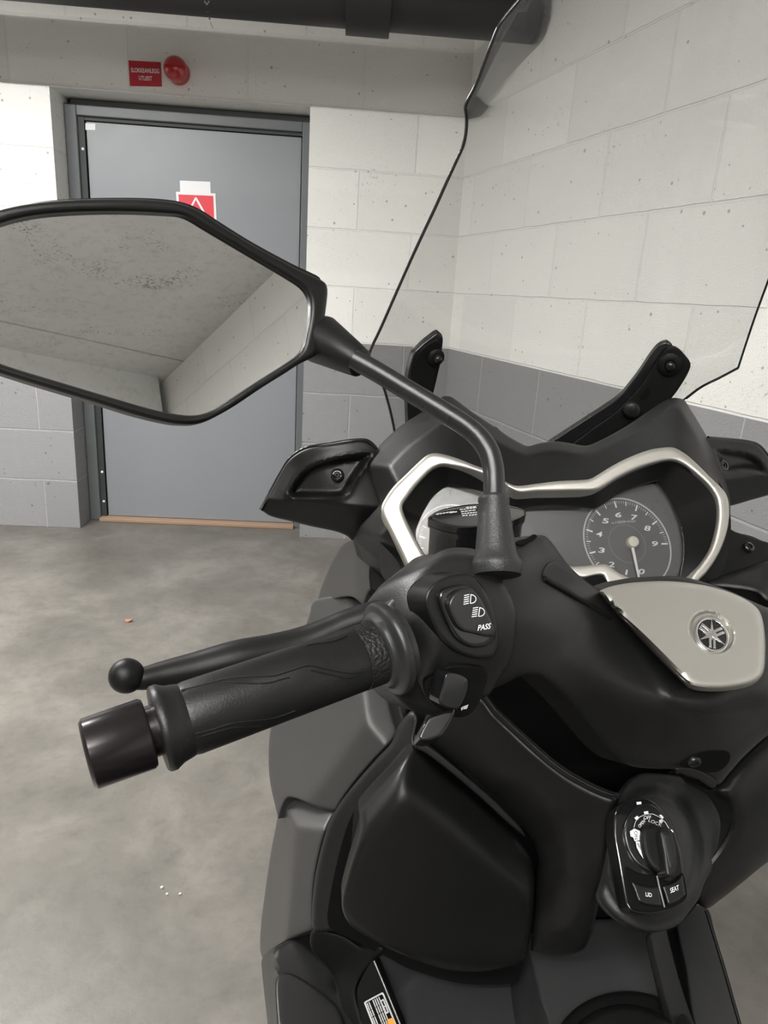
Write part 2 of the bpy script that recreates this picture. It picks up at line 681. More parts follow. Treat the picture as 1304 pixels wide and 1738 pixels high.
def concrete(name, c1, c2, c3, specks=0.0, rough=0.8, scale=1.0, bump=0.15):
    m, nt, b = newmat(name)
    L = nt.links.new
    tc = node(nt, 'ShaderNodeTexCoord')
    n1 = node(nt, 'ShaderNodeTexNoise', Scale=1.3 * scale, Detail=6.0, Roughness=0.62, Distortion=0.6)
    L(tc.outputs['Object'], n1.inputs['Vector'])
    n0 = node(nt, 'ShaderNodeTexNoise', Scale=4.5 * scale, Detail=8.0, Roughness=0.72, Distortion=0.4)
    L(tc.outputs['Object'], n0.inputs['Vector'])
    nm = node(nt, 'ShaderNodeMix', data_type='FLOAT')
    nm.inputs[0].default_value = 0.45
    L(n1.outputs['Fac'], nm.inputs[2])
    L(n0.outputs['Fac'], nm.inputs[3])
    r1 = ramp(nt, [(0.36, c1), (0.5, c2), (0.62, c3)])
    L(nm.outputs[0], r1.inputs['Fac'])
    n2 = node(nt, 'ShaderNodeTexNoise', Scale=22.0 * scale, Detail=6.0, Roughness=0.7)
    L(tc.outputs['Object'], n2.inputs['Vector'])
    r2 = ramp(nt, [(0.3, (0.82, 0.82, 0.81)), (0.5, (1, 1, 1)), (0.7, (1.0, 1.0, 1.0))])
    L(n2.outputs['Fac'], r2.inputs['Fac'])
    mm = node(nt, 'ShaderNodeMix', data_type='RGBA', blend_type='MULTIPLY')
    mm.inputs[0].default_value = 1.0
    L(r1.outputs['Color'], mm.inputs[6])
    L(r2.outputs['Color'], mm.inputs[7])
    last = mm.outputs[2]
    if specks:
        n3 = node(nt, 'ShaderNodeTexNoise', Scale=95.0, Detail=4.0, Roughness=0.8)
        n4 = node(nt, 'ShaderNodeTexNoise', Scale=4.2, Detail=3.0, Distortion=0.5)
        L(tc.outputs['Object'], n3.inputs['Vector'])
        L(tc.outputs['Object'], n4.inputs['Vector'])
        ma = node(nt, 'ShaderNodeMath', operation='MULTIPLY_ADD')
        ma.inputs[1].default_value = 0.60
        L(n4.outputs['Fac'], ma.inputs[0])
        L(n3.outputs['Fac'], ma.inputs[2])
        r3 = ramp(nt, [(0.0, (1, 1, 1)), (0.955, (1, 1, 1)), (0.985, (0.3, 0.3, 0.29))])
        L(ma.outputs[0], r3.inputs['Fac'])
        m3 = node(nt, 'ShaderNodeMix', data_type='RGBA', blend_type='MULTIPLY')
        m3.inputs[0].default_value = specks
        L(last, m3.inputs[6])
        L(r3.outputs['Color'], m3.inputs[7])
        last = m3.outputs[2]
    L(last, b.inputs['Base Color'])
    b.inputs['Roughness'].default_value = rough
    bp = node(nt, 'ShaderNodeBump', Strength=bump, Distance=0.004)
    L(n2.outputs['Fac'], bp.inputs['Height'])
    L(bp.outputs['Normal'], b.inputs['Normal'])
    return m


def clear_sheet(name, tint, refl=1.0, rough=0.0):
    m = bpy.data.materials.new(name)
    m.use_nodes = True
    nt = m.node_tree
    nt.nodes.remove(nt.nodes['Principled BSDF'])
    out = nt.nodes['Material Output']
    t = node(nt, 'ShaderNodeBsdfTransparent')
    t.inputs[0].default_value = (*tint, 1)
    g = node(nt, 'ShaderNodeBsdfGlossy')
    g.inputs['Roughness'].default_value = rough
    fr = node(nt, 'ShaderNodeFresnel')
    fr.inputs['IOR'].default_value = 1.49
    ml = node(nt, 'ShaderNodeMath', operation='MULTIPLY')
    ml.inputs[1].default_value = refl
    mx = node(nt, 'ShaderNodeMixShader')
    nt.links.new(fr.outputs[0], ml.inputs[0])
    nt.links.new(ml.outputs[0], mx.inputs[0])
    nt.links.new(t.outputs[0], mx.inputs[1])
    nt.links.new(g.outputs[0], mx.inputs[2])
    nt.links.new(mx.outputs[0], out.inputs['Surface'])
    return m


M = {}
M['plastic'] = mat('textured_black_plastic', (0.0095, 0.0095, 0.0095), 0.38, spec=0.32, grain=0.5, gscale=1400)
M['plastic2'] = mat('smooth_black_plastic', (0.0068, 0.0068, 0.0068), 0.33, spec=0.34, grain=0.2, gscale=1800)
M['soft'] = mat('dull_black_plastic', (0.0055, 0.0055, 0.0055), 0.50, spec=0.16, grain=0.4, gscale=1500)
M['cover'] = mat('dark_grey_satin_plastic', (0.0115, 0.0115, 0.0115), 0.37, spec=0.36, grain=0.45, gscale=1300)
M['gloss'] = mat('gloss_black_plastic', (0.008, 0.008, 0.0085), 0.10, coat=0.3)
M['semigloss'] = mat('semi_gloss_black_paint', (0.010, 0.010, 0.011), 0.22)
M['black'] = mat('shade_and_print_black', (0.004, 0.004, 0.004), 0.8, spec=0.08)  # near-black puts the shade of gaps and pockets into colour; also print
M['trim'] = mat('lit_grained_trim', (0.018, 0.018, 0.0185), 0.42, grain=0.6, gscale=1100, spec=0.35)  # lighter copy of the cover plastic, light on the lip put into colour
M['board'] = mat('lit_floor_plastic', (0.03, 0.03, 0.031), 0.5, grain=0.7, gscale=1100)  # lighter plastic, the light falling on the foot area put into its colour
M['rubber'] = mat('black_rubber', (0.0085, 0.0085, 0.0085), 0.37, spec=0.34, grain=0.3, gscale=900)
M['boot'] = mat('dark_grey_rubber', (0.022, 0.022, 0.023), 0.42, spec=0.42, grain=0.8, gscale=700)
M['knurl'] = mat('knurled_black_rubber', (0.011, 0.011, 0.011), 0.45, spec=0.30, grain=1.0, gscale=520, dist=0.0014)
M['flange'] = mat('smooth_black_rubber', (0.016, 0.016, 0.017), 0.34, grain=0.2, gscale=1500, spec=0.45)
M['stem'] = mat('dark_grey_painted_steel', (0.022, 0.022, 0.0235), 0.27, spec=0.50, metal=0.25, grain=0.1, gscale=1500)
M['grey'] = mat('grey_metallic_paint', (0.070, 0.069, 0.067), 0.40, metal=0.35, grain=0.25, gscale=2500)
M['lever'] = mat('black_painted_lever', (0.0070, 0.0070, 0.0070), 0.42, spec=0.20)
M['barend'] = mat('polished_black_metal', (0.035, 0.03, 0.032), 0.22, metal=0.75)
M['silver'] = mat('champagne_silver_paint', (0.50, 0.485, 0.445), 0.40, metal=0.78, grain=0.12, gscale=2600)
M['chrome'] = mat('chrome', (0.82, 0.82, 0.82), 0.10, metal=1.0)
M['steel'] = mat('dull_steel', (0.35, 0.35, 0.35), 0.35, metal=1.0)
M['white'] = mat('white_print', (0.80, 0.80, 0.80), 0.6)
M['offwhite'] = mat('grey_white_print', (0.52, 0.52, 0.52), 0.6)
M['palegrey'] = mat('grey_print', (0.20, 0.20, 0.20), 0.6)
M['orange'] = mat('orange_print', (0.9, 0.30, 0.04), 0.6)
M['mirror'] = mat('mirror_glass', (0.93, 0.94, 0.93), 0.0, metal=1.0)
M['mirror'].node_tree.nodes['Map Range'].inputs['To Max'].default_value = 0.0
M['dial'] = mat('dark_grey_dial', (0.075, 0.075, 0.074), 0.55, grain=0.5, gscale=2500)
M['screen'] = clear_sheet('clear_tinted_screen', (0.875, 0.88, 0.875), 0.9)
M['screen_edge'] = mat('dark_screen_edge', (0.02, 0.02, 0.02), 0.08, coat=0.5)
M['lens'] = clear_sheet('instrument_lens', (0.95, 0.95, 0.95), 1.8, 0.03)
M['rim'] = mat('hazy_plastic_rim', (0.42, 0.42, 0.41), 0.4)
M['needle'] = mat('pale_needle', (0.75, 0.75, 0.73), 0.4)
M['hub'] = mat('ivory_hub', (0.62, 0.60, 0.50), 0.45)
M['doorpaint'] = mat('grey_door_paint', (0.225, 0.238, 0.256), 0.40, grain=0.15, gscale=300)
M['framepaint'] = mat('grey_frame_paint', (0.115, 0.125, 0.13), 0.45)
M['gapshade'] = mat('frame_gap_shade', (0.035, 0.04, 0.04), 0.6)  # shade in the gap between frame and leaf, put into the colour
M['rust'] = mat('rusty_threshold', (0.33, 0.22, 0.15), 0.8, grain=0.5, gscale=80)
M['red'] = mat('red_sign', (0.40, 0.008, 0.022), 0.45)
M['red2'] = mat('bright_red_sign', (0.68, 0.025, 0.045), 0.45)
M['redlens'] = mat('red_beacon_plastic', (0.36, 0.008, 0.010), 0.25, coat=0.4)
M['redbase'] = mat('pale_red_housing', (0.40, 0.045, 0.035), 0.5)
M['paper'] = mat('white_paper', (0.82, 0.82, 0.84), 0.7)
M['pipe'] = mat('black_pipe', (0.012, 0.0115, 0.0125), 0.55, grain=0.3, gscale=120)
M['leaf'] = mat('brown_leaf', (0.40, 0.19, 0.09), 0.7)
M['crumb'] = mat('pale_crumb', (0.5, 0.48, 0.44), 0.8)
M['lamp'] = mat('lamp_housing', (0.8, 0.8, 0.8), 0.5)
M['glow'] = mat('lamp_diffuser', (0.9, 0.9, 0.9), 0.5, emit=6.0)
M['tyre'] = mat('tyre_rubber', (0.02, 0.02, 0.02), 0.7, grain=0.5, gscale=200)

# ------------------------------------------------------------------ room shell
YB = 3.5086                      # face of the block wall with the door
TH = 0.26                        # turn of the right-hand wall
XC = 0.488                       # the corner between them
RD = np.array([math.sin(TH), -math.cos(TH), 0])
XL, XR, ZT = -1.328, -0.212, 2.0
M['blocks'] = block_wall('painted_block_wall', 0.25 - 0.0194, 1.0)
M['blocks_side'] = block_wall('painted_block_wall_side', 0.12, 1.0)
M['blocks_far'] = block_wall('painted_block_wall_far', 0.0, 1.0)
M['floor'] = concrete('concrete_floor', (0.100, 0.093, 0.081), (0.145, 0.136, 0.121), (0.205, 0.191, 0.172), rough=0.42)
M['ceiling'] = concrete('concrete_ceiling', (0.68, 0.68, 0.67), (0.73, 0.73, 0.72), (0.77, 0.77, 0.76), specks=0.9, bump=0.1)
M['beam'] = concrete('pale_concrete_beam', (0.66, 0.66, 0.65), (0.70, 0.70, 0.69), (0.74, 0.74, 0.73), bump=0.1)

o = boxes('floor', M['floor'], [(-5.2, 4.5, -7.2, 4.2, -0.15, 0.0)])
tag(o, 'stained grey concrete floor of the parking garage', 'floor', kind='structure')
YSEAM = -1.93
o = boxes('ceiling', M['ceiling'], [(-5.2, 4.5, YSEAM + 0.006, 4.2, CEIL, CEIL + 0.15), (-5.2, 4.5, -7.2, YSEAM - 0.006, CEIL, CEIL + 0.15),
                                    (-5.2, 4.5, YSEAM - 0.02, YSEAM + 0.02, CEIL + 0.02, CEIL + 0.15)])
tag(o, 'pale concrete ceiling with dark speckles, seen in the mirror', 'ceiling', kind='structure')
TW = 0.35
o = boxes('wall_back', M['blocks'], [(-5.2, XL, 0, TW, 0, CEIL), (XR, XC + 0.15, 0, TW, 0, CEIL), (XL, XR, 0, TW, ZT, CEIL)])
o.location = (0, YB, 0)
tag(o, 'block wall with the grey door, white above a grey base band', 'wall', kind='structure')
o = boxes('wall_right', M['blocks_side'], [(0.0, 12.0, 0.0, 0.2, 0, CEIL)])
o.location = (XC, YB, 0)
o.rotation_euler = (0, 0, math.atan2(RD[1], RD[0]))
tag(o, 'block wall behind the windscreen, white above a grey base band', 'wall', kind='structure')
o = boxes('wall_left', M['blocks_far'], [(0, 11.0, 0, 0.2, 0, CEIL)])
o.location = (-5.0, -7.0, 0)
o.rotation_euler = (0, 0, math.pi / 2)
tag(o, 'far block wall at the left end of the garage', 'wall', kind='structure')
o = boxes('wall_rear', M['blocks_far'], [(-5.2, 4.5, 0, 0.2, 0, CEIL)])
o.location = (0, -7.0, 0)
tag(o, 'block wall far behind the scooter', 'wall', kind='structure')
o = boxes('ceiling_beam', M['beam'], [(-5.0, 1.95, -2.55, -2.17, 2.05, CEIL)])
tag(o, 'pale concrete beam across the ceiling, seen at the bottom of the mirror', 'beam', kind='structure')

# ------------------------------------------------------------------ door in its recess
YF = YB + 0.15
door = thing('door_1', 'wide grey steel door set back in the block wall', 'door', ((XL + XR) / 2, YF, 0), kind='structure')
fw, fd = 0.055, 0.11
boxes('frame', M['framepaint'], [(XL + 0.002, XL + fw, YF - 0.004, YF + fd, 0, ZT - 0.03), (XR - fw * 0.75, XR - 0.002, YF - 0.004, YF + fd, 0, ZT - 0.03),
                                 (XL + fw, XR - fw * 0.75, YF - 0.004, YF + fd, ZT - 0.075, ZT - 0.03),
                                 (XL + 0.02, XR - 0.01, YF + 0.03, YF + fd, ZT - 0.03, ZT - 0.002)], door, bevel=0.004)
boxes('frame_rebate', M['gapshade'], [(XL + fw, XL + fw + 0.028, YF + 0.012, YF + fd, 0.012, ZT - 0.075), (XL + fw, XR - fw * 0.75, YF + 0.014, YF + fd, ZT - 0.090, ZT - 0.075)], door)
YL = YF + 0.018
leaf = boxes('door_leaf', M['doorpaint'], [(XL + fw + 0.034, XR - fw * 0.75 - 0.004, YL, YL + 0.06, 0.02, ZT - 0.094)], door, bevel=0.003)
boxes('threshold', M['rust'], [(XL + fw, XR - fw * 0.75, YF - 0.03, YF + 0.10, 0.0, 0.018)], door, bevel=0.003)
for zz in (1.79, 1.55, 0.26, 0.10):
    lathe('hinge_screw', M['paper'], (XL + fw + 0.016, YF + 0.013, zz), (XL + fw + 0.016, YF, zz), [(0, 0.0), (0.0, 0.007), (0.004, 0.006), (0.006, 0.001)], door, seg=12)
dl = wall_plane(YL)
q = tr((60, 140, .1266), [(672, 548), (805, 553), (808, 640), (675, 636)])


def plate(name, mat_, q4, dep, t, toward=(0, -1, 0)):
    """thin flat sheet whose front face fills the four corners"""
    c = np.array([P(np.array(x), np.array(y), dep(np.array(x), np.array(y))) for x, y in q4])
    tw = np.array(toward, float)
    v = np.concatenate([c, c + tw * t])
    f = [(0, 1, 2, 3), (7, 6, 5, 4), (0, 4, 5, 1), (1, 5, 6, 2), (2, 6, 7, 3), (3, 7, 4, 0)]
    return v, f


def sheet(name, m_, q4, dep, t, parent=None, toward=(0, -1, 0)):
    v, f = plate(name, m_, q4, dep, t, toward)
    return link(name, v, f, m_, parent, smooth=False)


o = recenter(sheet('maker_plate', M['paper'], q, dl, 0.002))
tag(o, 'small white plate in the top left corner of the grey door', 'plate')
o = recenter(sheet('door_notice', M['paper'], [(305.5, 306.5), (357, 308.5), (358, 330), (306, 328)], add(dl, 0), 0.002))
tag(o, 'blank white paper strip stuck on the grey door above the red sign', 'notice')
sg = [(299, 325.5), (366, 328.5), (369, 399), (303, 396)]
o = thing('warning_sign', 'red square sign with a white triangle on the grey door, half behind the mirror', 'sign',
          tuple(P(np.array(334.), np.array(397.), dl(np.array(334.), np.array(397.)))))
sheet('sign_border', M['paper'], sg, dl, 0.003, o)
sheet('sign_face', M['red2'], [(303, 330), (362, 332.5), (364.5, 395), (307, 392.5)], add(dl, -0.003), 0.001, o)
decal('triangle', M['paper'], stroke([(332.5, 336), (355, 376), (313, 374)], 3.2, True), add(dl, -0.0042), o, 0.001)

# sign and beacon over the door
wb = wall_plane(YB)
q = [(218.5, 103), (273, 105.8), (275, 147), (220.8, 146)]
o = thing('fire_system_sign', 'dark red sign with two lines of white capitals above the door', 'sign',
          tuple(P(np.array(247.), np.array(147.), wb(np.array(247.), np.array(147.)))))
sheet('sign_plate', M['red'], q, wb, 0.003, o)
text('lettering', 'SLOKKEANLEGG', M['white'], (246.3, 119.8), (48, 2.2), (-0.3, -7.6), wb, o, 0.0045, bold=0.012)
text('lettering', 'UTL\u00d8ST', M['white'], (247, 132.8), (22.5, 1.0), (-0.3, -7.6), wb, o, 0.0045, bold=0.012)
decal('small_print', M['redbase'], stroke([(255, 142), (262, 142.3)], 1) + stroke([(263, 142.3), (270.5, 142.7)], 1), wb, o, 0.0045)
bc = P(np.array(304.), np.array(124.), wb(np.array(304.), np.array(124.)))
o = thing('alarm_beacon', 'round red alarm beacon on the wall beside the dark red sign', 'beacon', tuple(bc))
bd = np.array([-0.02, -1.0, 0.0])
lathe('housing', M['redbase'], bc, bc + bd, [(0, 0.0), (0, 0.047), (0.05, 0.045), (0.052, 0.0)], o)
lathe('lens', M['redlens'], bc + bd * 0.05, bc + bd, [(0, 0.0), (0, 0.048), (0.012, 0.049), (0.03, 0.045), (0.042, 0.036), (0.05, 0.02), (0.052, 0.001)], o)
boxes('lens_rib', M['redlens'], [(bc[0] - 0.035, bc[0] + 0.035, bc[1] - 0.104, bc[1] - 0.06, bc[2] - 0.004, bc[2] + 0.004)], o)

# ------------------------------------------------------------------ pipe under the ceiling
YP, ZP, RP = 2.93, 2.215, 0.083
xe = XC + (YB - YP) * math.tan(TH)
pipe = thing('overhead_pipe', 'thick black pipe running along the top of the door wall', 'pipe', (-1.5, YP, ZP - RP))
lathe('pipe_run', M['pipe'], (-4.99, YP, ZP), (5, YP, ZP), [(0, RP), (4.99 + xe - 0.02, RP)], pipe)
wp = wall_plane(YP - 0.05)
px0 = P(np.array(586.), np.array(60.), wp(np.array(586.), np.array(60.)))[0]
px1 = P(np.array(661.), np.array(60.), wp(np.array(661.), np.array(60.)))[0]
lathe('coupling', M['pipe'], (px0, YP, ZP), (5, YP, ZP), [(0, RP), (0, RP + 0.02), (px1 - px0, RP + 0.02), (px1 - px0, RP)], pipe)


def on_cyl(A, B, r):
    """distance along the view axis to the near side of a round bar"""
    A = np.array(A, float)
    d = np.array(B, float) - A
    d /= np.linalg.norm(d)

    def f(x, y):
        rr = ray(x, y)
        e = EYE - A
        a = rr - (rr @ d)[..., None] * d
        b = e - (e @ d) * d
        qa = (a * a).sum(-1)
        qb = 2 * (a @ b)
        qc = b @ b - r * r
        disc = np.clip(qb * qb - 4 * qa * qc, 0, None)
        return (-qb - np.sqrt(disc)) / (2 * qa)
    return f


cylp = on_cyl((0, YP, ZP), (1, YP, ZP), RP)
decal('flow_mark', M['palegrey'], stroke([(347, 2), (351.5, 8), (355, 2)], 2) + stroke([(353, 20), (356, 33)], 2.5) + stroke([(357, 37), (361, 48)], 1.6), cylp, pipe, 0.001)
for xh in (-3.4, -1.25, 0.35):
    boxes('hanger', M['pipe'], [(xh - 0.012, xh + 0.012, YP - 0.002, YP + 0.002, ZP + RP - 0.002, CEIL)], pipe)

# ------------------------------------------------------------------ small litter on the floor
fl = level(0.0)


def at_floor(x, y):
    return P(np.array(float(x)), np.array(float(y)), fl(np.array(float(x)), np.array(float(y))))


c = at_floor(218, 1055)
vs = [c + np.array([math.cos(a) * 0.013 * (1 + 0.35 * math.cos(3 * a)), math.sin(a) * 0.009, 0.004 + 0.004 * math.cos(2 * a)]) for a in np.linspace(0, 2 * math.pi, 14, endpoint=False)]
vs2 = [v - np.array([0, 0, 0.0035]) for v in vs]
o = link('dry_leaf', vs + vs2, [tuple(range(14)), tuple(range(27, 13, -1))] + [(i, 14 + i, 14 + (i + 1) % 14, (i + 1) % 14) for i in range(14)], M['leaf'])
recenter(o)
o.location.z = 0.0005
tag(o, 'small orange brown dry leaf on the floor beyond the brake lever', 'leaf')
CR = [(275, 1507, 0.0042, 'largest of three pale crumbs on the floor below the bar end'),
      (284, 1518, 0.003, 'middle of three pale crumbs on the floor below the bar end'),
      (306, 1518, 0.003, 'pale crumb closest to the scooter of three on the floor')]
for x, y, r, lb in CR:
    c = at_floor(x, y)
    bm = bmesh.new()
    bmesh.ops.create_icosphere(bm, subdivisions=2, radius=r)
    for v in bm.verts:
        v.co *= 0.75 + 0.4 * random.random()
        v.co.z *= 0.6
    me = bpy.data.meshes.new('crumb')
    bm.to_mesh(me)
    bm.free()
    me.materials.append(M['crumb'])
    o = bpy.data.objects.new('crumb', me)
    COL.objects.link(o)
    o.location = (c[0], c[1], r * 0.5)
    tag(o, lb, 'crumb', 'pale crumbs on the floor')

# ------------------------------------------------------------------ lamps
for x, y, L, watt, lb, drop, upshare in LAMPS:
    zt = CEIL - drop
    t = thing('ceiling_lamp', lb, 'lamp', (x, y, zt), group='tube lamps on the ceiling')
    boxes('housing', M['lamp'], [(x - L / 2, x + L / 2, y - 0.05, y + 0.05, zt - 0.035, zt)], t, bevel=0.004)
    boxes('diffuser', M['glow'], [(x - L / 2 + 0.02, x + L / 2 - 0.02, y - 0.035, y + 0.035, zt - 0.06, zt - 0.035)], t, bevel=0.008)
    if drop:
        for k in (-0.35, 0.35):
            boxes('suspension_wire', M['steel'], [(x + k * L - 0.002, x + k * L + 0.002, y - 0.002, y + 0.002, zt, CEIL)], t)
    for up in ((False, True) if upshare else (False,)):  # upward light only on the added hanging fill lamp
        ld = bpy.data.lights.new('tube_light', 'AREA')
        ld.shape = 'RECTANGLE'
        ld.size = L - 0.06
        ld.size_y = 0.05
        ld.energy = watt * (upshare if up else 1.0)
        ld.color = LAMP_COL
        lo = bpy.data.objects.new('tube_light', ld)
        COL.objects.link(lo)
        lo.parent = t
        lo.location = (0, 0, 0.004 if up else -0.064)
        if up:
            lo.rotation_euler = (math.pi, 0, 0)

# ------------------------------------------------------------------ the scooter
# outlines below are traced in windows of the photograph: (left, top, scale)
ZA = (430, 540, .3604)
ZB = (840, 540, .3558)
Z6 = (130, 960, .4525)
Z7 = (600, 760, .3067)
Z8 = (840, 940, .3558)
Z9 = (430, 1100, .3911)
Z10 = (840, 1200, .3558)
Z11 = (1000, 1320, .1687)
Z5 = (680, 780, .2147)
Z12 = (960, 800, .184)
W7 = (1060, 700, .1871)
SCO = thing('scooter', 'dark grey and black maxi scooter with a clear windscreen parked beside the block wall', 'scooter', (0.2, 0.85, 0.0))


def PP(x, y, z):
    return P(np.array(float(x)), np.array(float(y)), np.array(float(z)))


def bolt(parent, x, y, dep, r, nrm=None, mat1='semigloss', name='bolt', socket=True, h=0.004):
    """round headed bolt sitting on a surface"""
    x0 = np.array([x, x + 3, x], float)
    y0 = np.array([y, y, y + 3], float)
    p = P(x0, y0, dep(x0, y0))
    n = np.cross(p[2] - p[0], p[1] - p[0])
    n /= np.linalg.norm(n)
    if n @ ray(np.array(float(x)), np.array(float(y))) > 0:
        n = -n
    prof = [(-0.001, r), (h * 0.5, r), (h * 0.85, r * 0.86), (h, r * 0.6)]
    if socket:
        prof += [(h, r * 0.45), (h * 0.3, r * 0.42), (h * 0.3, 0.0001)]
    else:
        prof += [(h * 1.05, 0.0001)]
    return lathe(name, M[mat1], p[0], p[0] + n, prof, parent, seg=24)


# --- body behind the panels: front fender, wheel, added dark backing for the gaps
lathe('front_wheel', M['tyre'], (0.11, 1.33, 0.28), (0.23, 1.345, 0.28), [(0.0, 0.0), (0.0, 0.18), (-0.004, 0.20), (0.01, 0.25), (0.04, 0.277), (0.06, 0.28), (0.08, 0.277), (0.11, 0.25), (0.124, 0.20), (0.12, 0.18), (0.12, 0.0)], SCO)
panel('inner_backing', M['black'], [(690, 940), (1250, 905), (1330, 960), (1330, 1400), (1215, 1500), (1120, 1590), (900, 1600), (660, 1560), (640, 1440), (650, 1300), (690, 1200)],
      pl((640, 930, .95), (1250, 930, .95), (900, 1590, .84)), SCO, thick=0.16, edge=20, step=40)  # dark sheet added so the gaps between panels read as shade
panel('fender', M['plastic'], [(640, 860), (1200, 850), (1240, 1000), (1100, 1060), (760, 1060), (620, 960)], const(0.88), SCO, thick=0.22, edge=30, step=30)

lathe('front_hub', M['steel'], (0.09, 1.328, 0.28), (0.21, 1.343, 0.28), [(0.02, 0.0), (0.02, 0.175), (0.03, 0.182), (0.10, 0.182), (0.11, 0.175), (0.11, 0.0)], SCO)
# chassis below the floor boards, rear body, seat and stand: out of the picture but carrying the scooter
boxes('belly_pan', M['soft'], [(0.02, 0.36, -0.10, 1.05, 0.17, 0.43)], SCO, bevel=0.05)
lathe('rear_wheel', M['tyre'], (0.22, -0.32, 0.27), (0.36, -0.302, 0.27), [(0.0, 0.0), (0.0, 0.17), (-0.004, 0.19), (0.01, 0.24), (0.04, 0.267), (0.07, 0.27), (0.10, 0.267), (0.13, 0.24), (0.144, 0.19), (0.14, 0.17), (0.14, 0.0)], SCO)
tube('rear_body', M['plastic2'], [(0.28, 0.22, 0.52), (0.285, 0.05, 0.56), (0.29, -0.25, 0.60), (0.295, -0.50, 0.66), (0.30, -0.72, 0.72)], [0.13, 0.17, 0.17, 0.13, 0.05], SCO, seg=28, flat=1.0)
tube('seat', M['rubber'], [(0.28, 0.20, 0.64), (0.283, 0.08, 0.70), (0.288, -0.12, 0.715), (0.292, -0.28, 0.75), (0.297, -0.46, 0.785), (0.30, -0.66, 0.79)], [0.07, 0.13, 0.16, 0.16, 0.14, 0.06], SCO, seg=28, flat=0.55)
tube('side_stand', M['semigloss'], [(0.03, 0.36, 0.22), (-0.05, 0.33, 0.10), (-0.11, 0.31, 0.012)], [0.012, 0.011, 0.010], SCO)
boxes('stand_foot', M['semigloss'], [(-0.145, -0.085, 0.28, 0.34, 0.0, 0.012)], SCO, bevel=0.003)

# --- windscreen
def screen_z(x, y):
    x = np.asarray(x, float)
    y = np.asarray(y, float)
    xc = 945 + 0.30 * (650 - y)
    base = 0.895 - 0.235 * (700 - y) / 700.0
    return base - 0.055 * ((x - xc) / 330.0) ** 2 + 0.004 * np.tanh((y - 190) / 30.0)


scr = [(975, -150), (940, -90), (905, -30), (880, 2), (864, 21), (847, 45), (833, 78), (820, 112), (806, 148), (794, 171), (790, 181), (792, 200), (791, 225), (786, 248), (774, 275), (758, 310), (742, 346), (718, 397), (694, 449), (668, 508), (645, 560), (629, 594), (624, 612, 1),
       (637, 632), (650, 655), (658, 680), (665, 708), (671, 738), (680, 790), (760, 800), (900, 790), (1060, 770), (1120, 715), (1165, 677), (1192, 657), (1222, 642), (1254, 625, 1), (1262, 600), (1282, 540), (1304, 480), (1345, 370), (1385, 260), (1410, 150), (1420, 20), (1400, -90), (1340, -150), (1150, -170)]
ws = panel('windscreen', M['screen'], scr, screen_z, SCO, thick=0.0035, edge=0, step=16, edge_mat=M['screen_edge'], angle=60)
ws['label'] = 'clear lightly tinted windscreen'
# rolled edge bead of the screen, dark with a bright line
lo_ = outline(scr, 9)
li = lo_[(lo_[:, 0] < 1000) & (lo_[:, 1] > -160) & (lo_[:, 1] < 760)]
k0 = np.argmin(((li - np.array([975, -150])) ** 2).sum(1))
li = np.roll(li, -k0, 0)
kk = [p for p in li if p[0] < 972 and p[1] < 745]
pe = [PP(p[0], p[1], screen_z(p[0], p[1]) + 0.001) for p in kk]
tube('screen_edge', M['screen_edge'], pe, [0.0017] * len(pe), ws, seg=10, n=2)
kr = [(1254, 625), (1262, 600), (1282, 540), (1304, 480), (1345, 370), (1385, 260)]
tube('screen_edge', M['screen_edge'], [PP(x, y, screen_z(x, y)) for x, y in kr], 0.0007, ws, seg=8, n=4)
kr = [(1165, 677), (1192, 657), (1222, 642), (1254, 625)]
tube('screen_edge', M['screen_edge'], [PP(x, y, screen_z(x, y)) for x, y in kr], 0.0009, ws, seg=8, n=4)

# --- screen brackets
def br_z(x, y):
    return screen_z(x, y) - 0.016


b1 = panel('screen_bracket', M['semigloss'], tr(ZA, [(878, 66), (893, 92), (890, 140), (885, 195), (868, 270), (850, 345), (830, 420), (790, 480), (733, 520), (727, 470), (724, 400), (722, 330), (728, 270), (740, 215), (757, 165), (790, 130), (825, 100)]), br_z, SCO, thick=0.010, edge=3, step=5)
panel('bracket_face', M['soft'], tr(ZA, [(868, 95), (884, 100), (880, 190), (862, 275), (840, 350), (800, 380), (748, 300), (765, 190), (800, 140)]), add(br_z, -0.003), b1, thick=0.004, edge=2, step=5)
bolt(b1, 740, 606, add(br_z, -0.005), 0.010, mat1='soft')
bolt(b1, 742, 608, add(br_z, -0.008), 0.0052, mat1='semigloss', name='stud', h=0.008, socket=False)
b2 = panel('screen_bracket', M['semigloss'], tr(ZB, [(828, 110), (845, 122), (850, 150), (820, 190), (760, 290), (690, 380), (640, 440), (500, 520), (390, 585), (330, 610), (250, 606), (320, 555), (420, 490), (510, 432), (600, 368), (650, 310), (700, 243), (745, 175), (785, 128)]), br_z, SCO, thick=0.010, edge=3, step=6)
panel('bracket_face', M['soft'], tr(ZB, [(850, 135), (880, 148), (915, 185), (935, 215), (928, 250), (895, 310), (845, 380), (800, 420), (700, 470), (560, 560), (400, 640), (360, 615), (440, 545), (560, 460), (620, 405), (690, 330), (745, 250), (790, 180), (820, 145)]), add(br_z, -0.007), b2, thick=0.006, edge=3, step=6)
bolt(b2, 1137.5, 618.5, add(br_z, -0.008), 0.0135, mat1='soft')
bolt(b2, 1138, 620, add(br_z, -0.011), 0.0055, mat1='semigloss', name='stud', h=0.008, socket=False)
bolt(b2, 1072, 694, add(br_z, -0.010), 0.010, mat1='plastic', name='boss', h=0.008, socket=False)
panel('slot', M['black'], tr(ZB, [(735, 333), (742, 350), (725, 380), (705, 395), (694, 385), (708, 355)]), add(br_z, -0.0085), b2, thick=0.001, edge=0, step=4)

